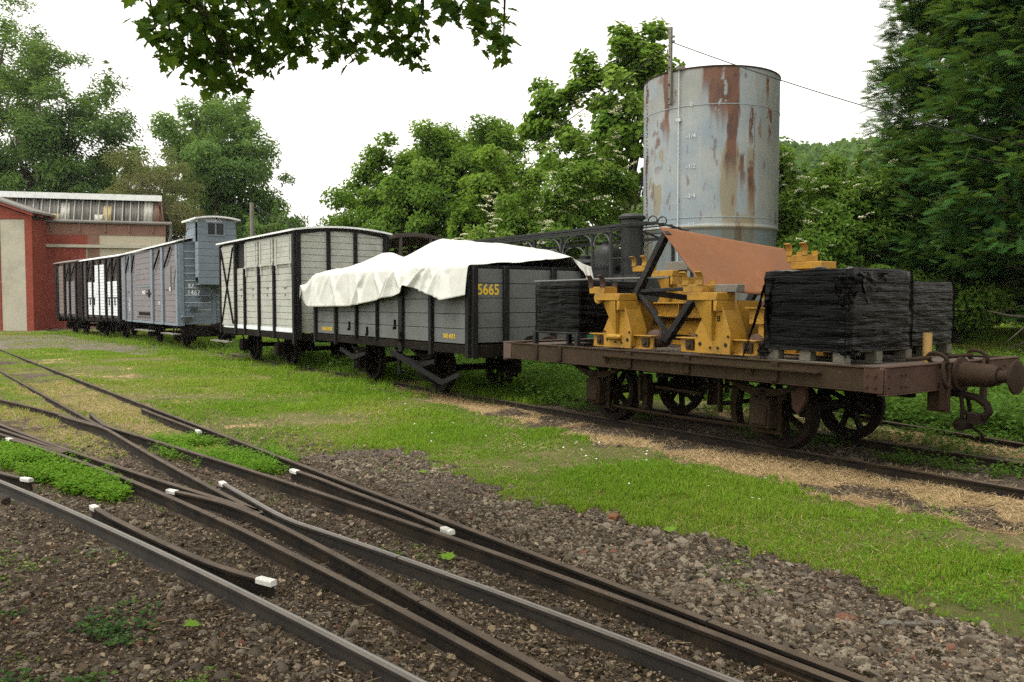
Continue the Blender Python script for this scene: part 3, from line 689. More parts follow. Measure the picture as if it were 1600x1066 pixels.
weeds('undergrowth', x[k], y[k], .03, .14, .035, 11, M['weed'], 'small weeds between the rails under and behind the flat wagon')
x, y = pts(16000, 9, 26, -34, 6, p=1.2); s, t = st_of(x, y); k = (t > 6.4) & (t < 13) & (fbm(x*1.2, y*1.2, 91.) > .44) & railfree(x, y, .05) & (s < -8)
weeds('undergrowth', x[k], y[k], .08, .36, .05, 12, M['weed'], 'rank weeds under and behind the covered wagons')
x, y = pts(3600, 2.7, 4.4, -38, -20, p=2); g = regions(x, y); k = (g['ivy'] & (fbm(x*3, y*3, 95.) > .50)) | (inpoly(x, y, [(-2.0,3.7),(-1.75,3.9),(-1.5,3.6),(-1.6,3.35)]) & (rng.random(len(x)) < .12))
weeds('ground_ivy', x[k], y[k], .015, .065, .028, 5, M['ivy'], 'ivy and small creeping plants in the bottom left corner', 'ivy', 1.1)
x, y = pts(5000, 2.6, 8, -38, 30); k = (fbm(x*1.7, y*1.7, 99.) > .63) & railfree(x, y, .05); 
weeds('sparse_seedlings', x[k], y[k], .01, .04, .016, 6, M['lush'], 'small green seedlings in the leaf litter', spread=1.0)
# daisies in the lawn
x, y = pts(4000, 6, 16, -20, 20, p=.8); g = regions(x, y); k = g['grass'] & (np.hypot((x - .95) / .55, (y - 7.9) / .6) < 1) & (rng.random(len(x)) < .25)
k |= g['grass'] & (rng.random(len(x)) < .03); x, y = x[k], y[k]; n = len(x)
a6 = np.linspace(0, 2*np.pi, 7)[:-1]
tv = [(0, 0, .1)] + [(math.cos(q), math.sin(q), 0) for q in a6]; tf = [(0, 1 + i, 1 + (i+1) % 6) for i in range(6)]
v, f = scatter(tv, tf, np.stack([x, y, ground_z(x, y) + .055], -1), frames(rand_dirs(n) * .4 + np.array([1, 0, 0]), rand_dirs(n)*.5 + np.array([0, 0, 1])), np.full((n, 3), .009))
tag(mesh_np('daisies', v, f, M['whitepaint'], None, {'rnd': rng.random(n*6)}), 'tiny white daisies in the lawn', 'daisies', kind='stuff')
# ---------------------------------------------------------------- running gear
WR = .345
def wheel_mb(spokes=8):
    mb = MB()
    r = WR
    mb.lathe([(r-.075, -.05), (r-.005, -.05), (r, .02), (r+.022, .03), (r+.022, .05), (r-.06, .05), (r-.075, .03)], 36, axis='y', closed=True)
    mb.lathe([(.0, -.075), (.07, -.075), (.085, -.04), (.085, .05), (.0, .05)], 16, axis='y')
    for k in range(spokes):
        a = 2*math.pi*k/spokes + .2; c, s = math.cos(a), math.sin(a)
        mb.bar((c*.06, 0, s*.06), (c*(r-.06), 0, s*(r-.06)), .035, .075 , (0, 1, 0))
    return mb
WHEEL = None
def running_gear(root, xs, floor=.68, gh=.53, ybox=.79, mat='under', matw='wheel', springs=True):
    global WHEEL
    for x in xs:
        ax = MB().cyl((x, -ybox, WR), (x, ybox, WR), .05, n=12).build('axle', M[matw], root)
        for sgn in (-1, 1):
            if WHEEL is None: WHEEL = wheel_mb().build('wheel', M[matw], None, .004); w = WHEEL
            else: w = WHEEL.copy(); w.data = WHEEL.data; COL.objects.link(w)
            if M[matw] is not WHEEL.data.materials[0]: w.data = w.data.copy(); w.data.materials[0] = M[matw]
            w.parent = ax; w.location = (x, sgn * (gh + .01), WR); w.rotation_euler = (0, random.uniform(0, .8), 0 if sgn < 0 else math.pi)
        for sgn in (-1, 1):
            y = sgn * ybox
            b = MB().box(x-.115, x+.115, y-.09, y+.09, WR-.13, WR+.14)
            b.box(x-.09, x+.09, y+sgn*.09 - .02, y+sgn*.09 + .02, WR-.10, WR+.08)
            b.build('axle_box', M[mat], root, .012)
            gm = MB()
            for q in (-1, 1):
                gm.bar((x+q*.13, y - sgn*.03, WR-.16), (x+q*.13, y - sgn*.03, WR+.12), .02, .05, (1, 0, 0))
                gm.bar((x+q*.13, y - sgn*.03, WR+.12), (x+q*.30, y - sgn*.03, floor), .02, .05, (1, 0, 0))
            gm.bar((x-.16, y - sgn*.03, WR-.17), (x+.16, y - sgn*.03, WR-.17), .02, .03)
            gm.build('axle_guard', M[mat], root)
            if springs:
                sp = MB()
                for k in range(6):
                    hl = .46 - k*.055
                    N = 8; P = []
                    for i in range(N + 1):
                        u = -1 + 2*i/N
                        P.append((x + u*hl, y + sgn*.015, WR + .19 + k*-.011 + .085*(u*hl/.46)**2 + .03))
                    for i in range(N): sp.bar(P[i], P[i+1], .07, .012)
                sp.box(x-.04, x+.04, y-.05, y+.06, WR+.14, WR+.235)
                sp.bar((x-.46, y+sgn*.015, WR+.29), (x-.46, y+sgn*.015, floor), .03, .05, (1, 0, 0)); sp.bar((x+.46, y+sgn*.015, WR+.29), (x+.46, y+sgn*.015, floor), .03, .05, (1, 0, 0))
                sp.build('leaf_spring', M[mat], root)
def coupling(root, x, mat='under', z=.74, sgn=1, cast=.32, head=True):
    bf = MB()
    bf.lathe([(.0, 0), (.14, 0), (.14, .02), (.10, .03), (.095, .25), (.075, .29), (.075, .31), (.05, .31), (.05, cast + .09), (.0, cast + .09)], 24, (x, 0, z), 'x') if sgn > 0 else bf.lathe([(.0, 0), (.14, 0), (.14, -.02), (.10, -.03), (.095, -.25), (.05, -.30), (.05, -cast - .09), (0, -cast - .09)], 24, (x, 0, z), 'x')
    b = bf.build('buffer', M[mat], root)
    hd = MB(); q = sgn
    hd.lathe([(0, q*(cast+.08)), (.10, q*(cast+.08)), (.135, q*(cast+.10)), (.135, q*(cast+.118)), (.10, q*(cast+.132)), (0, q*(cast+.138))], 28, (x, 0, z), 'x')
    hd.build('buffer_head', M[mat], b)
def vbar(mb, x, y, z0, z1, w, t): mb.box(x - w/2, x + w/2, y - t/2, y + t/2, z0, z1)
# ---------------------------------------------------------------- flat wagon, nearest of the row
fw = thing('flat_wagon', 'rusty low flat wagon with round end buffer, loaded with yellow cradles and black pallets', 'wagon', W(-6.05, 7.0), RZ, 'goods wagons on the front track')
X0, X1, HW = -2.55, 2.55, 1.08
dk = MB()
nb = 30
for i in range(nb):
    a = X0 + .07 + (X1 - X0 - .14) * i / nb
    dk.box(a + .006, a + (X1 - X0 - .14)/nb - .006, -HW + .055, HW - .055, .785 + random.uniform(-.004, .0), .832 + random.uniform(-.006, .006))
dk.build('deck', M['deck'], fw, .006)
for sg in (-1, 1):
    y = sg * HW
    m_ = MB()
    # channel beam: web plus two flanges
    m_.box(X0 + .10, X1 - .075, min(y, y - sg*.014), max(y, y - sg*.014), .665, .838)
    m_.box(X0 + .10, X1 - .075, min(y + sg*.012, y - sg*.05), max(y + sg*.012, y - sg*.05), .838, .852)
    m_.box(X0 + .10, X1 - .075, min(y + sg*.006, y - sg*.06), max(y + sg*.006, y - sg*.06), .652, .665)
    o = m_.build('side_sill', M['rustgreen'] if sg < 0 else M['rust'], fw, .004)
    for xx in (-1.85, -1.4, -.25, .55, 1.55): MB().box(xx - .035, xx + .035, min(y + sg*.0025, y + sg*.024), max(y + sg*.0025, y + sg*.024), .67, .836).build('stake_pocket', M['rust'], fw, .006)
lip = MB(); lip.box(-.62, 2.0, -HW - .055, -HW - .003, .772, .780); lip.box(-.62, 2.0, -HW - .057, -HW - .049, .781, .796)
lip.bar((2.0, -HW - .052, .785), (2.04, -HW - .052, .812), .012, .012)
for xx in (-.6, .5, 1.3): lip.prism([(-HW - .05, .771), (-HW - .003, .771), (-HW - .003, .70)], xx - .02, xx + .02, 'yz')
lip.build('step_rail', M['rustgreen'], fw)
for sg, mm in ((1, 'rustred'), (-1, 'roller')):
    x = sg * 2.55; e = MB()
    e.box(min(x, x - sg*.016), max(x, x - sg*.016), -HW, HW, .645, .846)
    e.box(min(x + sg*.01, x - sg*.07), max(x + sg*.01, x - sg*.07), -HW, HW, .846, .858)
    e.box(min(x + sg*.006, x - sg*.07), max(x + sg*.006, x - sg*.07), -HW, HW, .633, .645)
    for sy in (-1, 1): e.box(min(x - sg*.18, x - sg*.016), max(x - sg*.18, x - sg*.016), sy*(HW + .004) - .006, sy*(HW + .004) + .006, .65, .842)
    e.build('end_beam', M[mm], fw, .004)
rv = MB()
for yy in (-1.03, -.86, -.80, -.25, .25, .8, 1.03):
    for zz in (.70, .79): rv.cyl((2.55, yy, zz), (2.562, yy, zz), .012, n=8)
for xx in (2.40, 2.47):
    for zz in (.70, .79): rv.cyl((xx, -HW - .010, zz), (xx, -HW - .022, zz), .012, n=8)
rv.build('rivets', M['rustred'], fw)
running_gear(fw, (-1.06, 1.23), .655, .53, .80, 'gear')
hk = MB()
hk.tube([(2.36, 0, .60), (2.60, 0, .585), (2.70, 0, .57), (2.78, 0, .52), (2.80, 0, .46), (2.76, 0, .41), (2.70, 0, .40), (2.665, 0, .43)], [.03, .03, .032, .034, .034, .03, .026, .018], 8)
hk.build('coupling_hook', M['wheel'], fw)
sl = MB()
for yy in (-.05, .05): sl.tube([(2.60, yy, .58), (2.62, yy*1.2, .46), (2.60, yy, .34)], .017, 7)
sl.lathe([(0, -.09), (.05, -.08), (.05, .08), (0, .09)], 12, (2.60, 0, .34), 'y'); sl.tube([(2.60, 0, .44), (2.72, .0, .40), (2.74, .02, .36)], .02, 7)
sl.tube([(2.62, .05, .33), (2.70, .08, .27), (2.74, .1, .19)], .012, 6); sl.box(2.66, 2.76, -.06, .06, .36, .44)
sl.build('coupling_link', M['wheel'], fw)
coupling(fw, 2.56, 'rust', .755, 1, .33); coupling(fw, -2.56, 'rust', .755, -1, .30)
# safety chains over the end beam
def link_ring(mb, c, ax, ln, wd, r=.015, n=14, up=(0, 0, 1)):
    c = Vector(c); a = Vector(ax).normalized(); b = a.cross(Vector(up)); b = b.normalized() if b.length > .1 else Vector((0, 1, 0))
    P = []
    for i in range(n + 1):
        t = 2*math.pi*i/n; P.append(c + a*math.cos(t)*ln/2 + b*math.sin(t)*wd/2)
    mb.tube(P, r, 7, False)
for yy in (-.30, .36):
    ch = MB()
    link_ring(ch, (2.40, yy - .05, .885), (1, .35, .15), .17, .10, .017); link_ring(ch, (2.53, yy, .885), (1, .1, -.3), .16, .10, .017, up=(0, 1, .2)); link_ring(ch, (2.60, yy, .77), (.12, 0, -1), .20, .085, .016, up=(1, 0, 0))
    ch.box(2.563, 2.60, yy - .03, yy + .03, .48, .70)
    ch.build('safety_chain', M['rust'], fw)
bl = MB().box(2.45, 2.62, -.30, -.255, .46, .66); bl.build('chain_bracket', M['rust'], fw, .004)
# brake gear
br = MB(); br.tube([(-1.05, -.72, .19), (0.1, -.73, .175), (1.25, -.72, .19)], .016, 8); br.build('brake_rod', M['gear'], fw)
br = MB(); br.tube([(-1.0, .30, .42), (1.2, .25, .40)], .02, 8); br.tube([(-.35, -.6, .44), (.3, -.6, .42)], .018, 8); br.build('brake_rod', M['gear'], fw)
for xx in (-.48, .62):
    h = MB(); h.bar((xx, -.70, .64), (xx, -.70, .28), .03, .05, (0, 1, 0)); h.bar((xx, .70, .64), (xx, .70, .28), .03, .05, (0, 1, 0)); h.cyl((xx, -.72, .36), (xx, .72, .36), .022, n=8); h.build('brake_hanger', M['gear'], fw)
    for sy in (-.53, .53):
        k = MB(); q = -1 if xx < 0 else 1
        k.prism([(xx + q*.12, .14), (xx + q*.05, .14), (xx + q*.02, .35), (xx + q*.05, .56), (xx + q*.14, .56), (xx + q*.09, .35)], sy - .05, sy + .05); k.build('brake_shoe', M['gear'], fw)
MB().prism([(1.52, .65), (1.68, .65), (1.68, .50), (1.60, .38), (1.55, .42)], -.84, -.80).build('frame_bracket', M['rustred'], fw)
fr = MB(); fr.box(-2.4, 2.4, -.46, -.38, .57, .65); fr.box(-2.4, 2.4, .38, .46, .57, .65); fr.box(-.05, .05, -.9, .9, .58, .65); fr.build('underframe', M['under'], fw)
# ---------------------------------------------------------------- open plank wagon 5665
ow = thing('open_wagon', 'grey plank-sided open wagon numbered 5665 under a white tarpaulin', 'wagon', W(-12.04, 6.9), RZ, 'goods wagons on the front track')
L2, HW = 2.69, .98
for sg in (-1, 1):
    y = sg * HW; a = MB()
    a.boards(-L2 + .05, L2 - .05, .78, 1.80, min(y, y - sg*.04), max(y, y - sg*.04), 5, 'x')
    w = a.build('side_wall', M['grey'], ow, .004)
    MB().box(-L2, L2, min(y - sg*.05, y + sg*.02), max(y - sg*.05, y + sg*.02), .645, .765).build('side_sill', M['under'], ow, .006)
    MB().box(-L2 + .03, L2 - .03, min(y - sg*.05, y + sg*.012), max(y - sg*.05, y + sg*.012), 1.805, 1.835).build('top_rail', M['black'], ow, .004)
    for xx, wd in ((-1.72, .075), (-.86, .05), (-.08, .04), (.75, .12), (1.66, .085)):
        MB().box(xx - wd/2, xx + wd/2, min(y + sg*.003, y + sg*.055), max(y + sg*.003, y + sg*.055), .60 if wd > .06 else .74, 1.80).build('post', M['black'], ow, .006)
    for xx, in ((-2.66,), (2.645,)):
        p = MB(); p.box(xx - .045, xx + .045, min(y, y + sg*.05), max(y, y + sg*.05), .60, 1.83); p.build('corner_post', M['black'], ow, .008)
for sg in (-1, 1):
    x = sg * L2; a = MB()
    a.boards(-HW + .05, HW - .05, .80, 1.80, min(x, x - sg*.04), max(x, x - sg*.04), 5, 'y')
    a.build('end_wall', M['grey'], ow, .004)
    for yy, wd in ((-.945, .08), (-.44, .085), (.38, .085), (.945, .08)):
        MB().box(min(x + sg*.003, x + sg*.06), max(x + sg*.003, x + sg*.06), yy - wd/2, yy + wd/2, .60, 1.835).build('post', M['black'], ow, .006)
    MB().box(min(x + sg*.0, x - sg*.05), max(x + sg*.0, x - sg*.05), -HW + .06, HW - .06, 1.806, 1.845).build('top_rail', M['black'], ow, .004)
    MB().box(min(x, x - sg*.08), max(x, x - sg*.08), -HW + .04, HW - .04, .60, .775).build('end_beam', M['under'], ow, .006)
    coupling(ow, sg*(L2 - .01), 'under', .74, sg, .28)
MB().box(-L2 + .06, L2 - .06, -HW + .06, HW - .06, .72, .78).build('floor', M['under'], ow)
running_gear(ow, (-1.15, 1.15), .65)
# door latches, bolts and the long brake lever on the yard side
for xx, zz in ((-1.05, .92), (.62, .98), (.80, .80), (-.36, .85)):
    l = MB(); l.bar((xx, -HW - .07, zz - .05), (xx, -HW - .07, zz + .10), .035, .02); l.tube([(xx - .05, -HW - .07, zz - .05), (xx, -HW - .10, zz - .02), (xx + .06, -HW - .075, zz + .01)], .010, 6); l.build('door_latch', M['under'], ow)
ml = MB()
ml.bar((.55, -1.10, .60), (1.95, -1.0, .22), .022, .075, (0, 0, 1)); ml.bar((1.95, -1.0, .22), (2.42, -1.0, .37), .022, .065, (0, 0, 1)); ml.bar((.55, -1.0, .60), (.60, -.7, .40), .03, .04)
ml.build('brake_lever', M['black'], ow)
for xx in (.45, .25): MB().bar((xx, -.84, .64), (xx + (.16 if xx < .4 else -.12), -.84, .22), .025, .04, (0, 1, 0)).build('brake_hanger', M['black'], ow)
for xx in (-1.15, 1.15):
    MB().prism([(xx - .55, .52), (xx - .5, .50), (xx, .36), (xx + .5, .47), (xx + .5, .53), (xx, .45), (xx - .5, .56)], -.955, -.925).build('spring_shield', M['black'], ow)
text('lettering', '5665', .20, M['lettery'], ow, (L2 + .004, -.71, 1.51), (R(90), 0, R(90)), .001, 1.02, .88)
text('lettering', 'TARE 4500 K', .085, M['lettery'], ow, (2.12, -HW - .004, .875), (R(90), 0, 0), .001, 1.0, .72)
text('lettering', 'CHARGE MAXM 10.000', .085, M['lettery'], ow, (-2.18, -HW - .004, .865), (R(90), 0, 0), .001, 1.0, .56)
# white tarpaulin over it
def tarpaulin():
    # in wagon coordinates: u runs along the wagon, v across it
    us = np.linspace(-2.98, 2.70, 420); vs_ = np.linspace(0, 1, 110)
    U, V = np.meshgrid(us, vs_, indexing='ij')
    hem = np.interp(us, [-2.98, -2.80, -2.55, -.87, .93, .98, 1.05, 2.22, 2.45, 2.70], [1.66, 1.27, 1.26, 1.28, 1.47, 1.52, 1.60, 1.375, 1.41, 1.44])
    rid = np.interp(us, [-2.98, -2.75, -2.3, -1.9, -1.55, -1.1, -.6, -.1, .2, 1.4, 2.3, 2.6, 2.70], [1.70, 1.88, 2.12, 2.25, 2.24, 2.14, 2.23, 2.34, 2.375, 2.27, 2.12, 2.03, 1.99])
    ry = np.interp(us, [-2.98, -1.9, .2, 1.4, 2.7], [0, 0, .02, .35, .72])
    edge = np.interp(us, [-2.98, -2.76, -2.6, .9, 1.0, 1.2, 2.70], [1.70, 1.83, 1.875, 1.845, 1.80, 1.85, 1.855])
    hemf = np.interp(us, [-2.98, 0, 2.3, 2.70], [1.5, 1.45, 1.52, 1.60])
    rid = np.convolve(np.pad(rid, 5, 'edge'), np.ones(11)/11, 'valid')
    Y = np.zeros_like(U); Z = np.zeros_like(U)
    y0 = -HW - .072
    va, vb, vc = .20, .56, .88
    for i in range(len(us)):
        kp = [0, va, (va + vb)/2, vb, (vb + vc)/2, vc, 1]
        sag = .045
        Y[i] = np.interp(vs_, kp, [y0 - .015, y0 + .02, (y0 + ry[i])/2, ry[i], (ry[i] + HW + .05)/2, HW + .06, HW + .09])
        Z[i] = np.interp(vs_, kp, [hem[i], edge[i], (edge[i] + rid[i])/2 - sag, rid[i], (rid[i] + 1.86)/2 - sag*.5, 1.86, hemf[i]])
    # round the fold over the side plank a little
    for _ in range(2):
        Y[:, 1:-1] = (Y[:, :-2] + 2*Y[:, 1:-1] + Y[:, 2:]) / 4; Z[:, 1:-1] = (Z[:, :-2] + 2*Z[:, 1:-1] + Z[:, 2:]) / 4
    hang = np.clip((va - V) / va, 0, 1)
    # hanging folds: a few strong, slanting ones
    # hanging folds: sharp pleats of uneven width that slant and fade towards the side plank
    rr_ = np.random.default_rng(12); fold = np.zeros_like(U)
    for q in range(26):
        c0, w0, sl0, a0_ = rr_.uniform(-2.9, 2.6), rr_.uniform(.07, .22), rr_.uniform(-.5, .5), rr_.uniform(.02, .075)
        dd = np.abs(U - c0 - sl0*(hang - .4)) / (w0*(.45 + .75*hang))
        fold = np.maximum(fold, np.clip(1 - dd, 0, 1)*a0_*np.clip(hang*3, 0, 1)**.7)
    Y -= fold; Y -= .02*hang
    Y -= (fbm(U*2.2 + V*5, V*6 - U*1.5, 18., 3) - .5)*.02*sstep(0, .06, V)*sstep(.3, .15, V)
    Y -= .05 * hang * np.exp(-((U - 2.22)/.25)**2) ; Z += 0.0
    Z += (fbm(U*1.3 - V*3, V*3, 4., 3) - .5) * .07 * sstep(.0, .25, V) * sstep(1, .8, V)
    rdg = np.abs(fbm(U*1.6 + V*6, V*3 - U*.7, 14., 3) - .5)
    Z += (.5 - rdg*5).clip(0) * .03 * sstep(.1, .3, V) * sstep(.75, .4, V)
    for q in range(15):
        c0, sl0, a0_ = rr_.uniform(-2.4, 2.3), rr_.uniform(-1.6, 1.6), rr_.uniform(.008, .028)
        Z += a0_*np.clip(1 - np.abs(U - c0 - sl0*(V - va))/.10, 0, 1)*sstep(va - .03, va + .05, V)*sstep(va + rr_.uniform(.15, .33), va + .05, V)
    # torn-looking step where the two halves of the sheet overlap
    X = U.copy(); X += -.10 * hang * np.exp(-((U + 2.9)/.25)**2)
    # end flap over the near board, sagging on the far half
    k = sstep(2.45, 2.70, U); fl = sstep(.60, .72, V) * k
    X += .07 * fl; Z -= .0 * fl
    n, m = U.shape
    vv = np.stack([X, Y, Z], -1).reshape(-1, 3)
    a, b = np.meshgrid(np.arange(n-1), np.arange(m-1), indexing='ij')
    f = np.stack([a*m + b, (a+1)*m + b, (a+1)*m + b+1, a*m + b+1], -1).reshape(-1, 4)
    # strip that drops over the near end on its far half
    j0 = int(.60*m); rows = 10; col = np.arange(j0, m); base = len(vv); ex = []
    for r_ in range(1, rows + 1):
        q = r_/rows
        for j in col:
            s_ = sstep(.60, .74, np.array(j/m)); x_, y_, z_ = X[-1, j], Y[-1, j], Z[-1, j]
            drop = (.02 + .17 * s_ * (1 + .25*math.sin(j*.55)))
            ex.append((x_ + .05*q*s_ + .012*math.sin(j*.8)*q, y_, z_ - drop*q))
    vv = np.concatenate([vv, np.array(ex)]); w_ = len(col); f2 = []
    for r_ in range(rows):
        for c in range(w_ - 1):
            p0 = ((n-1)*m + j0 + c) if r_ == 0 else base + (r_-1)*w_ + c
            p1 = p0 + 1; q0 = base + r_*w_ + c
            f2.append((p0, q0, q0 + 1, p1))
    # left end: tuck the sheet down over the far end board
    base2 = len(vv); ex = []
    for r_ in range(1, 9):
        q = r_/8
        for j in range(m):
            z0 = Z[0, j]; zt = 1.40 + .10*math.sin(j*.35) ; ex.append((X[0, j] - .03*q + .02*math.sin(j*.6)*q, Y[0, j]*(1 - .0*q), z0 + (min(z0, zt) - z0)*q))
    vv = np.concatenate([vv, np.array(ex)])
    for r_ in range(8):
        for c in range(m - 1):
            p0 = c if r_ == 0 else base2 + (r_-1)*m + c
            q0 = base2 + r_*m + c
            f2.append((p0, p0 + 1, q0 + 1, q0))
    f = np.concatenate([f, np.array(f2)])
    o = mesh_np('tarpaulin', vv, f, M['tarp'], None, None, True)
    o.location = W(-12.04, 6.9); o.rotation_euler = (0, 0, RZ)
    s = o.modifiers.new('cloth', 'SOLIDIFY'); s.thickness = .004
    return tag(o, 'white tarpaulin draped in folds over the grey open wagon', 'tarpaulin')
tarpaulin()
# ---------------------------------------------------------------- covered vans
def van_roof(root, L2, HW, z, rise, mat='roof', over=.10, nx=24, th=.035):
    vs = []; fs = []; m = 22
    for i in range(2):
        x = -L2 - over if i == 0 else L2 + over
        for lay in (0, 1):
            for k in range(m + 1):
                u = -1 + 2*k/m; vs.append((x, u*(HW + .09), z + rise*(1 - u*u) + lay*th))
    q = m + 1
    for k in range(m):
        fs += [(q+k, q+k+1, 3*q+k+1, 3*q+k), (k+1, k, 2*q+k, 2*q+k+1), (k, k+1, q+k+1, q+k), (2*q+k+1, 2*q+k, 3*q+k, 3*q+k+1)]
    fs += [(0, q, 3*q, 2*q), (m, 2*q+m, 3*q+m, q+m)]
    mb = MB(); mb.add(vs, fs); return mb.build('roof', M[mat], root)
def arch_end(mb, x, sg, HW, z0, z1, rise, n, th=.03):
    h = (z1 + rise - z0)/n
    for i in range(n):
        a = z0 + i*h + .0035; b = z0 + (i+1)*h - .0035
        def half(z): return HW if z <= z1 else HW*math.sqrt(max(0, 1 - (z - z1)/rise))
        ha, hb = half(a), half(b)
        if ha < .05: continue
        x0, x1 = min(x, x - sg*th), max(x, x - sg*th)
        mb.prism([(-ha, a), (ha, a), (hb, b), (-hb, b)], x0, x1, 'yz')
# beige van
bv = thing('covered_van', 'beige planked van with black posts and a cross-braced door', 'van', W(-18.24, 6.9), RZ, 'goods wagons on the front track')
L2, HW = 2.50, .98; ZT = 2.70; Z0 = .74
for sg in (-1, 1):
    y = sg*HW
    a = MB(); a.boards(-L2, -1.34, Z0, ZT, min(y, y - sg*.03), max(y, y - sg*.03), 15, 'x'); a.boards(-1.34, -.62, Z0, 2.12, min(y, y - sg*.03), max(y, y - sg*.03), 11, 'x'); a.boards(-.62, L2, Z0, ZT, min(y, y - sg*.03), max(y, y - sg*.03), 15, 'x')
    a.build('side_wall', M['beige'], bv, .003)
    MB().box(-L2, L2, min(y - sg*.04, y + sg*.015), max(y - sg*.04, y + sg*.015), .60, .735).build('side_sill', M['under'], bv, .005)
    MB().box(-L2, L2, min(y - sg*.04, y + sg*.015), max(y - sg*.04, y + sg*.015), 2.705, 2.735).build('top_rail', M['black'], bv)
    for xx, wd, zt in ((-2.46, .08, 2.7), (-1.30, .10, 2.7), (-.62, .07, 2.10), (.36, .08, 2.10), (1.32, .08, 2.10)):
        MB().box(xx - wd/2, xx + wd/2, min(y + sg*.003, y + sg*.055), max(y + sg*.003, y + sg*.055), .60, zt).build('post', M['black'], bv, .005)
    MB().box(2.42, 2.53, min(y + sg*.003, y + sg*.06), max(y + sg*.003, y + sg*.06), .52, 2.70).build('corner_post', M['black'], bv, .006)
    # cross braced door and its three upper shutters
    d = MB(); d.boards(-2.40, -1.37, .80, 2.66, min(y + sg*.006, y + sg*.03), max(y + sg*.006, y + sg*.03), 14, 'x'); door = d.build('door', M['beige'], bv, .003)
    xb = MB(); xb.bar((-2.36, y + sg*.04, .84), (-1.42, y + sg*.04, 2.62), .02, .04, (0, 1, 0)); xb.bar((-1.42, y + sg*.052, .84), (-2.36, y + sg*.052, 2.62), .02, .04, (0, 1, 0)); xb.build('door_brace', M['under'], door)
    for x0, x1 in ((-.60, .30), (.40, 1.26), (1.38, 2.38)):
        s_ = MB(); s_.boards(x0, x1, 2.15, 2.66, min(y + sg*.006, y + sg*.03), max(y + sg*.006, y + sg*.03), 5, 'x', .004)
        sh = s_.build('shutter', M['beige'], bv, .003)
        h_ = MB()
        for q in (x0 + .12, x1 - .12):
            h_.box(q - .018, q + .018, min(y + sg*.031, y + sg*.042), max(y + sg*.031, y + sg*.042), 1.92, 2.64)
        h_.box(x0, x1, min(y + sg*.031, y + sg*.04), max(y + sg*.031, y + sg*.04), 2.11, 2.15)
        h_.build('hinge_strap', M['beige'], sh)
    mk = MB()
    for xx in (-.95, -.1, .85, 1.9): mk.box(xx - .07, xx + .07, min(y + sg*.003, y + sg*.014), max(y + sg*.003, y + sg*.014), 1.63, 1.66); mk.box(xx - .03, xx + .03, min(y + sg*.003, y + sg*.014), max(y + sg*.003, y + sg*.014), 1.48, 1.51)
    mk.build('small_fitting', M['mauve'], bv)
    MB().box(-L2 + .2, L2 - .1, min(y + sg*.003, y + sg*.010), max(y + sg*.003, y + sg*.010), .745, .83).build('skirt_board', M['white'], bv)
MB().box(-1.33, -.63, -HW + .04, -HW + .05, 2.12, 2.70).build('hatch_dark_sheet', M['dark'], bv)  # near-black sheet stands in for the unlit inside of the van
for sg in (-1, 1):
    x = sg*L2; a = MB(); arch_end(a, x, sg, HW - .02, Z0, ZT, .09, 16); a.build('end_wall', M['beige'], bv, .003)
    for yy, wd in ((-.935, .09), (-.31, .075), (.27, .075), (.935, .09)):
        u = yy/(HW + .09)
        MB().box(min(x + sg*.003, x + sg*.055), max(x + sg*.003, x + sg*.055), yy - wd/2, yy + wd/2, .60, ZT + .09*(1 - u*u) - .02).build('post', M['black'], bv, .005)
    MB().box(min(x - sg*.06, x + sg*.01), max(x - sg*.06, x + sg*.01), -HW + .05, HW - .05, .58, .73).build('end_beam', M['under'], bv, .005)
    coupling(bv, sg*(L2 + .01), 'under', .70, sg, .24)
    ab = MB(); P = [(x + sg*.02, (-1 + 2*k/14)*(HW + .02), ZT + .09*(1 - (-1 + 2*k/14)**2) - .005) for k in range(15)]
    for k in range(14): ab.bar(P[k], P[k+1], .05, .04)
    ab.build('roof_bow', M['black'], bv)
van_roof(bv, L2, HW, 2.735, .092)
running_gear(bv, (-1.36, 1.04), .62, springs=False)
sb = MB(); sb.box(-2.75, -1.35, -HW - .22, -HW - .05, .40, .43); sb.build('step_board', M['oldwood'], bv)
sh_ = MB(); sh_.bar((-2.1, -HW - .02, .62), (-2.25, -HW - .14, .43), .02, .03); sh_.bar((-1.35, -HW - .02, .62), (-1.45, -HW - .14, .43), .02, .03); sh_.build('step_hanger', M['under'], bv)
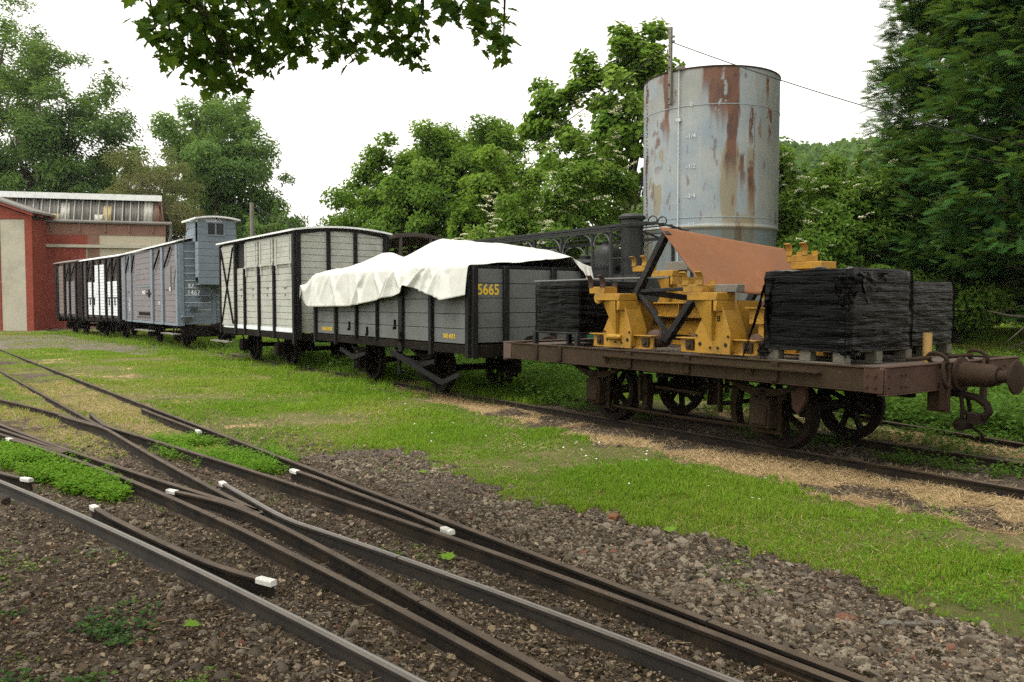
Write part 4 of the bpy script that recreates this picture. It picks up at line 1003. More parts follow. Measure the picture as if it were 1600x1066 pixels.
# blue grey van with the raised brakeman's cabin
gv = thing('brake_van', 'blue-grey planked van with a raised brakeman cabin on its end', 'van', W(-28.75, 6.9), RZ, 'goods wagons on the front track')
L2, HW = 3.85, .98; ZT = 3.03
for sg in (-1, 1):
    y = sg*HW
    a = MB(); a.boards(-L2, L2, .74, ZT, min(y, y - sg*.03), max(y, y - sg*.03), 14, 'x'); a.build('side_wall', M['mauve'], gv, .003)
    MB().box(-L2, L2, min(y - sg*.04, y + sg*.015), max(y - sg*.04, y + sg*.015), .66, .735).build('side_sill', M['bluegrey'], gv)
    d = MB(); d.boards(-2.05, .35, .86, 2.96, min(y + sg*.004, y + sg*.035), max(y + sg*.004, y + sg*.035), 12, 'x'); door = d.build('door', M['mauve'], gv, .003)
    k = MB(); k.box(-1.5, .2, min(y + sg*.037, y + sg*.05), max(y + sg*.037, y + sg*.05), .92, 1.02); k.build('door_sill', M['under'], door)
    k = MB(); k.bar((-.15, y + sg*.06, 1.62), (.55, y + sg*.06, 1.62), .03, .05); k.bar((.2, y + sg*.06, 1.50), (.2, y + sg*.06, 1.75), .03, .05); k.build('door_bolt', M['black'], door)
    MB().box(-2.0, .35, min(y + sg*.036, y + sg*.048), max(y + sg*.036, y + sg*.048), 1.84, 1.88).build('door_rail', M['bluegrey'], door)
    for xx, wd in ((-3.78, .10), (-2.75, .16), (.55, .26), (1.95, .22), (3.76, .20)):
        MB().box(xx - wd/2, xx + wd/2, min(y + sg*.003, y + sg*.06), max(y + sg*.003, y + sg*.06), .66, 3.0).build('post', M['bluegrey'], gv, .006)
    for x0, x1 in ((-3.6, -2.95), (-2.55, -2.1), (.85, 1.75), (2.25, 3.1)):
        p = MB(); p.bar((x0, y + sg*.05, 2.38), (x1, y + sg*.05, 2.95), .03, .05, (0, 1, 0)); p.build('brace', M['black'], gv)
    for xx in (2.6, -3.2): MB().box(xx - .35, xx + .35, min(y + sg*.003, y + sg*.03), max(y + sg*.003, y + sg*.03), 1.72, 2.40).build('shutter', M['mauve'], gv, .004)
van_roof(gv, L2, HW, 3.045, .20, over=.06)
for sg in (-1, 1):
    x = sg*L2; a = MB(); arch_end(a, x, sg, HW - .02, .70, ZT, .19, 12); a.build('end_wall', M['bluegrey'], gv, .003)
    e = MB()
    for i in range(1, 11):
        z = .70 + i*(ZT + .19 - .70)/12
        if i in (1,): continue
        e.box(min(x + sg*.001, x + sg*.016), max(x + sg*.001, x + sg*.016), -.84, -.10, z - .012, z + .012)
        if z < 1.85: e.box(min(x + sg*.001, x + sg*.016), max(x + sg*.001, x + sg*.016), .05, .84, z - .012, z + .012)
    e.build('board_edge', M['edge'], gv)
    for yy, wd in ((-.92, .13), (-.02, .10), (.92, .13)): MB().box(min(x + sg*.003, x + sg*.05), max(x + sg*.003, x + sg*.05), yy - wd/2, yy + wd/2, .66, 3.02).build('post', M['bluegrey'], gv, .005)
    MB().box(min(x - sg*.08, x + sg*.01), max(x - sg*.08, x + sg*.01), -HW + .03, HW - .03, .36, .66).build('end_beam', M['under'], gv)
    coupling(gv, sg*(L2 + .01), 'under', .62, sg, .3)
# steps up the end
for yy, zz in ((-.80, .92), (-.62, 1.22), (-.34, 1.52)):
    s_ = MB(); s_.box(L2 + .055, L2 + .27, yy - .16, yy + .16, zz, zz + .03); s_.prism([(L2 + .055, zz), (L2 + .24, zz), (L2 + .055, zz - .15)], yy - .10, yy + .10); s_.build('step', M['bluegrey'], gv)
hr = MB(); hr.tube([(L2 + .06, .86, .72), (L2 + .12, .86, .9), (L2 + .12, .86, 1.7), (L2 + .06, .86, 1.78)], .018, 7); hr.tube([(3.5, -1.04, 1.70), (3.62, -1.06, 1.95), (3.85, -1.02, 2.6), (3.95, -.72, 3.5)], .012, 6); hr.build('handrail', M['iron'], gv)
# the cabin
cab = MB()
cx0, cx1, cy0, cy1, cz0, cz1 = 3.20, 4.47, -.60, .46, 1.84, 3.66
nb = 9
for i in range(nb):
    z0 = cz0 + i*(cz1 - cz0)/nb + .004; z1 = cz0 + (i+1)*(cz1 - cz0)/nb - .004
    if 3.22 < (z0 + z1)/2 < 3.62:
        cab.box(cx1 - .03, cx1, cy0, -.36, z0, z1); cab.box(cx1 - .03, cx1, .14, cy1, z0, z1)
    else: cab.box(cx1 - .03, cx1, cy0, cy1, z0, z1)
    if z0 > 3.0: cab.box(cx0, cx1 - .30, cy0, cy0 + .03, z0, z1)
    elif z0 > 2.0: cab.box(L2 + .28, cx1 - .031, cy0, cy0 + .03, z0, z1)
    cab.box(max(cx0, 3.2) if z0 > 3.1 else L2 + .06, cx1 - .031, cy1 - .03, cy1, z0, z1)
cb = cab.build('brakeman_cabin', M['bluegrey'], gv, .003)
rf = MB()
for i in range(10):
    u0, u1 = -1 + 2*i/10, -1 + 2*(i+1)/10; ym, hw = (cy0 + cy1)/2, (cy1 - cy0)/2 + .10
    rf.prism([(ym + u0*hw, cz1 + .01 + .07*(1 - u0*u0)), (ym + u1*hw, cz1 + .01 + .07*(1 - u1*u1)), (ym + u1*hw, cz1 + .055 + .07*(1 - u1*u1)), (ym + u0*hw, cz1 + .055 + .07*(1 - u0*u0))], cx0 - .12, cx1 + .12, 'yz')
rf.build('cabin_roof', M['roof'], cb)
wf = MB(); wf.box(cx1 - .02, cx1 + .02, -.37, -.33, 3.22, 3.62); wf.box(cx1 - .02, cx1 + .02, .11, .15, 3.22, 3.62); wf.box(cx1 - .02, cx1 + .02, -.13, -.09, 3.26, 3.58); wf.box(cx1 - .02, cx1 + .02, -.33, .11, 3.22, 3.26); wf.box(cx1 - .02, cx1 + .02, -.33, .11, 3.58, 3.62)
wn = wf.build('cabin_window', M['bluegrey'], cb); MB().box(cx1 - .016, cx1 - .012, -.33, .11, 3.26, 3.58).build('pane', M['glass'], wn)
MB().box(cx0 + .1, cx1 - .04, cy0 + .05, cy1 - .05, cz0, cz0 + .03).build('cabin_floor', M['bluegrey'], cb)
MB().box(L2 + .07, L2 + .09, cy0 + .06, cy1 - .05, cz0 + .1, 3.6).build('cabin_dark_sheet', M['dark'], cb)  # near-black sheet paints the shade seen through the cabin doorway
MB().bar((L2 + .05, -.42, 1.56), (cx1 - .15, -.5, 1.84), .03, .03).build('cabin_strut', M['bluegrey'], cb)
running_gear(gv, (-.75, 2.75), .64, springs=False)
for x0, x1 in ((-1.2, .9), (2.6, 4.1)):
    s_ = MB(); s_.box(x0, x1, -HW - .25, -HW - .04, .42, .45); st2 = s_.build('step_board', M['oldwood'], gv)
    MB().bar((x1 - .5, -HW - .1, .66), (x1 - .5, -HW - .12, .45), .04, .02).build('step_hanger', M['under'], st2)
text('lettering', 'Kf', .17, M['letterw'], gv, (L2 + .004, -.66, 1.81), (R(90), 0, R(90)), .001, 1.1, .9)
text('lettering', '1467', .20, M['letterw'], gv, (L2 + .004, -.58, 1.615), (R(90), 0, R(90)), .001, 1.15, .8)
text('lettering', '10 000', .16, M['letterw'], gv, (-.75, -HW - .037, 1.66), (R(90), 0, 0), .001)
text('lettering', 'CF', .14, M['letterw'], gv, (1.35, -HW - .004, 1.30), (R(90), 0, 0), .001)
text('lettering', '60', .18, M['letterw'], gv, (2.9, -HW - .034, 1.72), (R(90), 0, 0), .001)
text('lettering', 'T 6\n8 2\n5 4', .16, M['letterw'], gv, (-3.25, -HW - .004, 1.25), (R(90), 0, 0), .001)
# white panelled van and the dark brown van at the far end
def far_van(name, label, a, b, zt, style):
    pa = W(*a); pb = W(*b); d = pa - pb; L2 = d.length/2; rz = math.atan2(d.y, d.x); HW = 1.05
    nrm = Vector((-math.sin(rz), math.cos(rz), 0)); c = (pa + pb)/2 + nrm*HW
    t = thing(name, label, 'van', c, rz, 'goods wagons on the front track')
    for sg in (-1, 1):
        y = sg*HW; q = MB(); q.boards(-L2, L2, .74, zt, min(y, y - sg*.03), max(y, y - sg*.03), 16, 'x'); q.build('side_wall', M['brownwood'], t, .003)
        MB().box(-L2, L2, min(y - sg*.03, y + sg*.012), max(y - sg*.03, y + sg*.012), .64, .735).build('side_sill', M['under'], t)
        if style == 'white':
            for i, (x0, x1, z1, op) in enumerate(((-1.75, -1.05, 2.14, 0), (-.95, -.55, 2.12, 0), (-.62, -.05, 2.78, 1), (.10, .68, 2.78, 1), (1.05, 1.55, 2.12, 0), (1.75, 2.35, 2.12, 0))):
                q = MB(); o_ = .03 if op else .006; q.boards(x0*L2/2.7, x1*L2/2.7, .84, z1, min(y + sg*o_, y + sg*(o_ + .025)), max(y + sg*o_, y + sg*(o_ + .025)), 12 if not op else 17, 'x', .01)
                pn = q.build('door' if op else 'white_panel', M['white'], t)
                if not op: MB().box(x0*L2/2.7, x1*L2/2.7, min(y + sg*.033, y + sg*.045), max(y + sg*.033, y + sg*.045), 1.50, 1.53).build('panel_rail', M['black'], pn); MB().bar(((x0+x1)/2*L2/2.7, y + sg*.05, 1.48), ((x0+x1)/2*L2/2.7, y + sg*.05, 1.22), .03, .03).build('panel_latch', M['black'], pn)
            posts = (-2.62, -1.9, -1.0, .0, .85, 1.65, 2.5, 2.62)
            for x0, x1 in ((-1.85, -1.3), (-1.3, -.75), (.95, 1.6), (1.7, 2.4)):
                MB().bar((x0*L2/2.7, y + sg*.05, 2.2), (x1*L2/2.7, y + sg*.05, zt - .08), .03, .05, (0, 1, 0)).build('brace', M['black'], t)
            MB().box(-1.7*L2/2.7, .75*L2/2.7, min(y + sg*.06, y + sg*.16), max(y + sg*.06, y + sg*.16), .60, .66).build('step_board', M['under'], t)
        else:
            for x0, x1, mm in ((-1.25, -.35, 'tanwood'), (.05, .55, 'mauve'), (.75, 1.4, 'mauve')):
                q = MB(); q.boards(x0*L2/1.7, x1*L2/1.7, .84, zt - (.1 if mm == 'tanwood' else .8), min(y + sg*.006, y + sg*.03), max(y + sg*.006, y + sg*.03), 13, 'x', .01); q.build('door' if mm == 'tanwood' else 'panel', M[mm], t)
            posts = (-2.55, -2.1, -.4, .95, 2.5)
            for x0, x1 in ((-.1, .6), (.6, 1.5)):
                MB().bar((x0*L2/1.7, y + sg*.05, 2.2), (x1*L2/1.7, y + sg*.05, zt - .1), .03, .05, (0, 1, 0)).build('brace', M['black'], t)
        for xx in posts: MB().box(xx*L2/2.7 - .075, xx*L2/2.7 + .075, min(y + sg*.003, y + sg*.07), max(y + sg*.003, y + sg*.07), .60, zt).build('post', M['black'], t, .006)
    for sg in (-1, 1):
        x = sg*L2; q = MB(); arch_end(q, x, sg, HW - .02, .70, zt, .16, 14); q.build('end_wall', M['white'] if style == 'white' and sg > 0 else M['brownwood'], t)
        MB().box(min(x - sg*.08, x + sg*.01), max(x - sg*.08, x + sg*.01), -HW + .03, HW - .03, .5, .68).build('end_beam', M['under'], t)
    van_roof(t, L2, HW, zt + .01, .17, 'roof' if style == 'white' else 'corr', over=.18)
    running_gear(t, (-L2*.5, L2*.5), .64, springs=False)
    return t
far_van('covered_van', 'van with white lower panels under dark brown boards, next to the blue-grey van', (-32.95, 5.82), (-38.2, 5.30), 3.0, 'white')
far_van('covered_van', 'small worn dark brown van at the far end of the row beside the red door', (-38.85, 5.2), (-41.9, 4.78), 3.02, 'brown')
# ---------------------------------------------------------------- load on the flat wagon
DZ = .834
def on_deck(name, label, cat, s, t, group=None, z=DZ, rz=0.0):
    return thing(name, label, cat, W(s, t, z), RZ + rz, group)
def film_wrap(root, x0, x1, y0, y1, z0, z1, seed, torn=False, slump=.02):
    # a wrapped block: grid skin, pulled into horizontal ridges
    nx, ny, nz = 46, 40, 60; P = []
    per = [(x0 + (x1-x0)*i/nx, y0) for i in range(nx)] + [(x1, y0 + (y1-y0)*i/ny) for i in range(ny)] + [(x1 - (x1-x0)*i/nx, y1) for i in range(nx)] + [(x0, y1 - (y1-y0)*i/ny) for i in range(ny)]
    per = np.array(per); m = len(per); cx, cy = (x0+x1)/2, (y0+y1)/2
    arc = np.arange(m) / m
    zz = np.linspace(0, 1, nz)
    A, Z = np.meshgrid(np.arange(m), zz, indexing='ij')
    px = per[A, 0]; py = per[A, 1]
    hx, hy = (x1-x0)/2, (y1-y0)/2
    # corners rounded
    ux, uy = (px - cx)/hx, (py - cy)/hy
    corner = np.clip((np.abs(ux*uy) - .80)/.20, 0, 1)
    nrmx = np.where(np.abs(ux) > np.abs(uy), np.sign(ux), 0.0); nrmy = np.where(np.abs(uy) >= np.abs(ux), np.sign(uy), 0.0)
    ang_ = np.arctan2(uy, ux)
    r1 = fbm(np.cos(ang_)*1.6 + seed, np.sin(ang_)*1.6, Z*11, 3) - .5
    r2 = np.abs(fbm(np.cos(ang_)*1.4 - seed, np.sin(ang_)*1.4 + 3, Z*9 + A*.01, 3) - .5)
    dsp = .016*r1 - .022*r2 + .006 - corner*.022 + .014*(fbm(ux*3 + seed, uy*3, Z*3, 2) - .5)
    taper = 1 - .02*sstep(.9, 1, Z)
    X = cx + (px - cx)*taper + nrmx*dsp; Y = cy + (py - cy)*taper + nrmy*dsp
    ZZ = z0 + (z1 - z0)*Z + (fbm(ux*2 + seed, uy*2, 5.) - .5) * slump * sstep(.85, 1, Z)
    v = np.stack([X, Y, ZZ], -1).reshape(-1, 3); f = []
    a, b = np.meshgrid(np.arange(m), np.arange(nz - 1), indexing='ij'); a2 = (a + 1) % m
    f = np.stack([a*nz + b, a2*nz + b, a2*nz + b+1, a*nz + b+1], -1).reshape(-1, 4)
    # lid: rings drawn in towards the middle
    base = len(v); rings = 8; ex = []
    for k in range(1, rings + 1):
        q = 1 - k/rings
        ring = np.stack([cx + (X[:, -1] - cx)*q, cy + (Y[:, -1] - cy)*q, ZZ[:, -1]*1.0 + .012*np.sin(arc*40 + k)*q + .004*(k > 0)], -1); ex.append(ring)
    v = np.concatenate([v] + ex); f2 = []
    for k in range(rings):
        for i in range(m):
            p0 = i*nz + nz - 1 if k == 0 else base + (k-1)*m + i
            p1 = ((i+1) % m)*nz + nz - 1 if k == 0 else base + (k-1)*m + (i+1) % m
            f2.append((p0, p1, base + k*m + (i+1) % m, base + k*m + i))
    f = np.concatenate([f, np.array(f2)])
    return mesh_np('film_wrap', v, f, M['film'], root, None, True)
def flap(root, c, ax, down, w, h, seed, n=22):
    ax = np.array(ax, float); down = np.array(down, float); nn = np.cross(ax, down)
    u, v_ = np.meshgrid(np.linspace(-.5, .5, n), np.linspace(0, 1, n), indexing='ij')
    wd = 1 - .75*v_**1.4 + .3*(fbm(u*5 + seed, v_*4, 2.) - .5)
    bul = .06*(fbm(u*7 + seed, v_*9, 4., 4) - .3) + .03*v_
    p = np.array(c) + (u*wd*w)[..., None]*ax + (v_*h*(1 + .25*np.sin(u*9 + seed)))[..., None]*down + bul[..., None]*nn
    a, b = np.meshgrid(np.arange(n-1), np.arange(n-1), indexing='ij')
    f = np.stack([a*n + b, (a+1)*n + b, (a+1)*n + b+1, a*n + b+1], -1).reshape(-1, 4)
    return mesh_np('torn_flap', p.reshape(-1, 3), f, M['film'], root, None, True)
def wood_pallet(root, x0, x1, y0, y1, h=.125, mat='pallet'):
    b = MB(); dx = x1 - x0; dy = y1 - y0
    for k in range(3):
        yy = y0 + .045 + (dy - .09)*k/2
        b.box(x0, x1, yy - .045, yy + .045, 0, .02)
    for k in range(3):
        for j in range(3):
            xx = x0 + .055 + (dx - .11)*j/2; yy = y0 + .045 + (dy - .09)*k/2
            b.box(xx - .055, xx + .055, yy - .045, yy + .045, .0205, h - .022)
    for j in range(7):
        xx = x0 + dx*j/7; b.box(xx + .008, xx + dx/7 - .008, y0, y1, h - .0215, h)
    return b.build('pallet_base', M[mat], root, .004)
PGp = 'black film wrapped pallets on the flat wagon'
p1 = on_deck('wrapped_pallet', 'largest black film wrapped load, torn at the top, on the near corner of the wagon', 'pallet load', -4.30, 6.53, PGp)
wood_pallet(p1, -.37, .38, -.50, .50); film_wrap(p1, -.42, .385, -.51, .51, .115, .785, 3.3, slump=.05)
flap(p1, (.415, -.12, .76), (0, 1, 0), (0, 0, -1), .42, .26, 1.0); flap(p1, (.40, -.50, .72), (.5, .85, 0), (0, 0, -1), .25, .24, 4.0); flap(p1, (-.40, -.53, .62), (.35, -.2, .9), (-.2, -.2, -.9), .30, .55, 7.0); flap(p1, (-.36, -.55, .10), (1, 0, 0), (-.2, -.1, -.4), .18, .16, 9.)
flap(p1, (.40, -.50, .135), (.7, .7, 0), (.2, -.1, -.5), .2, .10, 11.)
p2 = on_deck('wrapped_pallet', 'smaller black film wrapped pallet load behind the largest one, under the conifers', 'pallet load', -4.50, 7.72, PGp)
wood_pallet(p2, -.36, .36, -.40, .42, .13); film_wrap(p2, -.38, .38, -.42, .44, .12, .70, 8.1)
p3 = on_deck('wrapped_pallet', 'black wrapped load on a legged stand at the left end of the flat wagon', 'pallet load', -7.66, 6.54, PGp)
lg = MB()
for xx in (-.395, .395):
    for yy in (-.52, .0, .52): lg.box(xx - .028, xx + .028, yy - .028, yy + .028, 0, .15)
lg.box(-.42, .42, -.54, .54, .15, .17); lg.box(-.42, .42, .05, .10, .02, .05)
lg.build('stand_legs', M['tube'], p3, .004); film_wrap(p3, -.41, .42, -.53, .53, .145, .755, 5.7)
# tin and pipe
tn = on_deck('tin', 'tall yellowish ribbed tin standing beside the largest black pallet', 'tin', -3.78, 7.02)
MB().lathe([(0, 0), (.036, 0)] + [(.036 + (.0015 if k % 2 else 0), .008 + k*.012) for k in range(20)] + [(.037, .25), (.034, .25), (.034, .245), (0, .243)], 24).build('body', M['tin'], tn)
pp = MB().tube([(-.9, -.03, 0), (.2, .0, .004), (1.25, .06, .0)], .011, 8).build('thin_pipe', M['iron'], None)
pp.location = W(-7.30, 6.15, 1.600); pp.rotation_euler = (0, 0, RZ + .01); tag(pp, 'long thin pipe lying across the top of the left black pallet', 'pipe')
# ---------------------------------------------------------------- yellow cradles
def cradle(label, s, t, z, claw=(-.21, .12), rusty=False, boss=False, digit=None, deep=.95, group='yellow machine cradles on the flat wagon'):
    r = on_deck('steel_cradle', label, 'cradle', s, t, group, z)
    H = .575
    # pedestal: front plate, back box, and a wedge-shaped gusset
    c = MB()
    c.prism([(-.215, 0), (.215, 0), (.215, .19), (.09, .50), (-.03, .50), (-.215, .19)], -.085, -.065)
    c.prism([(-.10, .02), (.20, .02), (.20, .19), (.08, .50), (-.02, .50)], -.065, .16)
    c.build('pedestal', M['yellow'], r, .005)
    MB().add([(-.235, -.087, .50), (.10, -.087, .50), (.055, -.087, .50), (.02, -.087, .13), (-.235, -.06, .50), (-.01, -.16, .50), (.05, -.16, .50), (.02, -.115, .13)],
        [(0, 3, 7, 5), (5, 7, 6), (6, 7, 3, 2), (0, 5, 6, 2), (0, 2, 3)]).build('gusset', M['yellow'], r)
    hb = MB(); hb.box(-.25, .115, -.165, .10, .50, H); hb.box(.075, .115, -.165, .10, .40, .50); hb.build('top_beam', M['yellow'], r, .006)
    cx, cw = claw[0], .125
    k = MB(); k.box(cx - cw, cx + cw, -.13, .06, H, H + .075)
    k.build('saddle', M['yellow'], r, .006)
    for q in (-1, 1):
        x = cx + q*.095
        for yo, sgn_ in ((-.13, 1), (.05, -1)):
            pr = MB(); prof = [(yo, H + .07), (yo + sgn_*.004, H + .12), (yo - sgn_*.004, H + .155), (yo - sgn_*.022, H + .185), (yo - sgn_*.045, H + .195)]
            if yo > 0: prof = prof[:2]
            for (ya, za), (yb, zb) in zip(prof[:-1], prof[1:]): pr.bar((x, ya, za), (x, yb, zb), .07, .012, (0, 1, .3))
            pr.build('prong', M['rustred' if rusty else 'yellow'], r)
    if boss:
        b = MB()
        for yy in (-.14, -.10): b.lathe([(.02, yy), (.065, yy), (.065, yy + .02), (.02, yy + .02)], 18, (-.25 + (yy + .14)*1.4, 0, .53), 'y', True)
        b.box(-.31, -.20, -.12, .0, .48, .56); b.build('pivot_boss', M['yellow'], r, .004)
    else:
        MB().box(-.27, -.12, -.135, -.02, .515, .57).build('socket', M['under'], r)
    # base channel carrying rollers
    ch = MB(); ch.box(-.47, .46, -.005, .015, .01, .13); ch.box(-.50, .47, -.045, .06, .13, .142); ch.box(-.44, .46, -.04, .05, 0, .012); ch.build('base_channel', M['yellow'], r, .003)
    for xx in (-.34, .36):
        MB().lathe([(0, .07), (.04, .07), (.085, .075), (.092, .10), (.092, .26), (.085, .285), (.04, .29), (0, .29)], 24, (xx, 0, .105), 'y').build('roller', M['roller'], r)
        q = MB(); q.box(xx - .05, xx + .05, -.028, -.0055, .025, .115); q.lathe([(0, -.045), (.022, -.045), (.022, -.028), (0, -.028)], 10, (xx, 0, .07), 'y'); q.build('bearing_plate', M['rustgreen'], r, .003)
    bt_ = MB()
    for xx, zz in ((-.19, .17), (.19, .17), (-.06, .47), (.05, .47), (-.02, .06), (.07, .06)): bt_.cyl((xx, -.097, zz), (xx, -.085, zz), .012, n=6)
    bt_.build('bolts', M['rust'], r)
    for xx in (-.15, .16): MB().cyl((xx, -.0885, .09), (xx, -.0855, .09), .020, n=14).build('bolt_hole_disc', M['dark'], r)  # near-black discs on the plate, painted in for shaded holes
    # deep side plate running back to the far side, and a crossbeam
    sp = MB(); sp.prism([(.16, .02), (deep, .02), (deep, .46), (min(.42, deep), .50), (.16, .50)], .075, .09, 'yz'); sp.prism([(.16, .02), (deep*.5, .02), (deep*.5, .40), (.16, .44)], -.10, -.085, 'yz'); sp.build('side_plate', M['yellow'], r)
    if digit: text('lettering', digit, .075, M['under'], r, (.075, -.0865, .33), (R(90), 0, 0), .0008)
    return r
ca = cradle('yellow cradle with rust-red prongs and a round boss, left of the black frame', -6.58, 6.08, DZ + .03, (-.28, 0), True, True, None, .36)
k = MB(); k.lathe([(0, -.10), (.03, -.10), (.035, .05), (.02, .10), (0, .10)], 10, (-.02, -.10, .115), 'x'); k.build('burnt_handle', M['yellow'], ca)
cradle('yellow cradle marked 8 with yellow prongs, in front of the rust-brown plate', -5.27, 6.08, DZ + .03, (-.21, 0), False, False, '8')
cradle('yellow cradle with a timber block on top, behind the black frame', -7.27, 7.58, 1.16, (-.50, 0), False, False, None, .3)
cd = cradle('tall yellow cradle at the back right, prongs standing clear against the bushes', -5.22, 7.58, 1.19, (-.20, 0), False, False, None, .3)
# timber packing blocks, cross member and loose roller
for s, t, z, L, w, h, lab in ((-7.20, 7.60, 1.735, .36, .16, .11, 'grey timber block on top of the back left yellow cradle'), (-5.18, 6.12, DZ + .605, .26, .12, .075, 'grey timber block on the yellow cradle marked 8, under the plate edge'),):
    o = MB().box(-L/2, L/2, -w/2, w/2, 0, h).build('timber_block', M['oldwood'], None, .006); o.location = W(s, t, z); o.rotation_euler = (0, 0, RZ + .05); tag(o, lab, 'timber block')
for i, (s, t, z, L, hgt, lab) in enumerate(((-6.4, 7.40, DZ + .02, 3.1, .31, 'long yellow steel beam under the back cradles'), (-6.55, 6.95, 1.20, 1.5, .13, 'yellow cross channel at mid height behind the black frame'), (-5.0, 6.95, DZ + .02, .9, .60, 'deep yellow plate beam behind the cradle marked 8'))):
    b = MB(); b.box(-L/2, L/2, -.01, .01, 0, hgt); b.box(-L/2, L/2, -.07, .07, hgt, hgt + .015); b.box(-L/2, L/2, -.07, .07, -.015, 0)
    for k in range(3): b.box(-L/2 + L*(k+.5)/3 - .006, -L/2 + L*(k+.5)/3 + .006, -.065, .065, 0.001, hgt - .001)
    o = b.build('steel_beam', M['yellow'], None, .003); o.location = W(s, t, z); o.rotation_euler = (0, 0, RZ); tag(o, lab, 'steel beam')
for s, t, z, lab in ((-4.86, 6.42, 1.27, 'rusty roller drum on the deep yellow beam beside the largest pallet'), (-7.02, 6.85, 1.19, 'brown roller drum seen left of the black frame')):
    r = on_deck('roller_drum', lab, 'roller', s, t, None, z)
    MB().lathe([(.055, -.18), (.095, -.18), (.11, -.16), (.11, .16), (.095, .18), (.055, .18), (.055, .10), (.055, -.10)], 28, (0, 0, 0), 'y', True).build('drum', M['roller'], r)
    q = MB(); q.box(-.12, .16, -.26, -.245, -.12, .02); q.box(-.14, .18, -.30, -.20, .02, .032); q.cyl((0, -.25, 0), (0, .2, 0), .03, n=10); q.box(-.03, .03, -.24, -.18, -.28, -.05); q.build('bearing', M['yellow'], r)
# ---------------------------------------------------------------- black tube frame with the leaning plate
T_, Lc, Bm, Rr = (-6.06, 6.20, 2.06), (-6.48, 6.20, 1.465), (-6.02, 6.20, 1.0), (-5.60, 6.20, 1.485)
org = W(-6.02, 6.2, DZ); bf = thing('tube_frame', 'black square-tube frame standing on one corner on the flat wagon, holding up the plate', 'steel frame', org, RZ)
def lc(p): return (p[0] + 6.02, p[1] - 6.2, p[2] - DZ)
for a, b, w in ((T_, (-6.515, 6.2, 1.405), .082), (Lc, Bm, .05), ((-6.06, 6.2, .945), Rr, .082), (Lc, Rr, .045)):
    MB().bar(lc(a), lc(b), w*.8, w, (0, 1, 0)).build('tube_bar', M['tube'], bf, .005)
ax = Vector((.12, 1.62, -.16))
far = MB(); 
for a, b, w in ((T_, Lc, .07), (Lc, Bm, .06), (Bm, Rr, .07)): far.bar(Vector(lc(a)) + ax, Vector(lc(b)) + ax, w, w, (0, 1, 0))
far.build('rear_frame', M['tube'], bf)
for p in (Lc, Bm): MB().bar(Vector(lc(p)), Vector(lc(p)) + ax, .06, .06).build('long_bar', M['tube'], bf)
P0 = Vector((-6.13, 6.15, 2.115)); P1 = Vector((-5.53, 6.15, 1.49)); A1 = Vector((.14, 1.85, -.165))
n_ = 24; vs = []; fs = []
for i in range(n_ + 1):
    for j in range(n_ + 1):
        u, v_ = i/n_, j/n_
        p = P0.lerp(P1, u) + A1*v_ + Vector((0, 0, .004*math.sin(u*math.pi)*math.sin(v_*2.5) + .003*math.sin(v_*7 + u*3)))
        vs.append((p.x + 6.1, p.y - 7.1, p.z - 1.5))
for i in range(n_):
    for j in range(n_): fs.append((i*(n_+1)+j, (i+1)*(n_+1)+j, (i+1)*(n_+1)+j+1, i*(n_+1)+j+1))
me = MB().add(vs, fs).build('steel_plate', M['plate'], None, 0, 60)
so = me.modifiers.new('thick', 'SOLIDIFY'); so.thickness = .007; so.offset = 1
me.location = W(-6.1, 7.1, 1.5); me.rotation_euler = (0, 0, RZ); tag(me, 'large rust-brown steel plate leaning on the black tube frame', 'steel plate')
# ---------------------------------------------------------------- steam tram engine on the back track
lo = thing('tram_locomotive', 'black steam tram engine with a tall chimney under an iron canopy, behind the flat wagon', 'locomotive', W(-13.6, 10.6), RZ)
# local x: s + 13.6, local y: t - 10.6
MB().lathe([(0, 1.0), (.20, 1.0), (.20, 2.70), (.215, 2.71), (.215, 2.74), (.205, 2.75), (.205, 2.84), (.245, 2.86), (.25, 2.90), (.235, 2.92), (.19, 2.94), (.17, 2.955), (0, 2.955)], 32, (2.35, 0, 0)).build('chimney', M['loco'], lo)
MB().lathe([(0, 1.7), (.34, 1.7), (.34, 1.98), (.36, 1.985), (.36, 2.03), (.295, 2.04), (.28, 2.08), (.28, 2.20), (.262, 2.29), (.215, 2.37), (.14, 2.425), (.075, 2.445), (.07, 2.47), (.10, 2.48), (.10, 2.505), (0, 2.51)], 32, (1.70, 0, 0)).build('steam_dome', M['loco'], lo)
rv = MB()
for k in range(28):
    a = 2*math.pi*k/28; rv.cyl((1.70 + .335*math.cos(a), .335*math.sin(a), 2.04), (1.70 + .335*math.cos(a), .335*math.sin(a), 2.062), .013, n=6)
rv.build('dome_bolts', M['loco'], lo)
MB().lathe([(0, 1.7), (.25, 1.7), (.25, 2.08), (.32, 2.085), (.32, 2.11), (.20, 2.17), (.12, 2.18), (.12, 2.24), (0, 2.28)], 24, (1.15, -.1, 0)).build('sand_box', M['loco'], lo)
MB().cyl((-1.6, 0, 1.42), (2.75, 0, 1.42), .46, n=32).build('boiler', M['loco'], lo)
MB().cyl((2.76, 0, 1.42), (2.80, 0, 1.42), .44, n=32).build('smokebox_door', M['loco'], lo)
tk = MB()
for sy in (-1, 1): tk.box(-2.2, 1.2, sy*.55 if sy > 0 else -.98, .98 if sy > 0 else -.55, .85, 1.72)
tk.build('side_tank', M['loco'], lo, .01)
for sy in (-1, 1): MB().box(-3.3, 2.85, sy*1.0 - .015, sy*1.0 + .015, .28, .80).build('side_skirt', M['green'], lo, .004)
MB().box(-3.3, 2.85, -.98, .98, .78, .84).build('footplate', M['loco'], lo)
MB().box(2.86, 2.92, -1.0, 1.0, .45, .85).build('buffer_beam', M['rustred'], lo, .005)
running_gear(lo, (-1.2, .7), .78, springs=False)
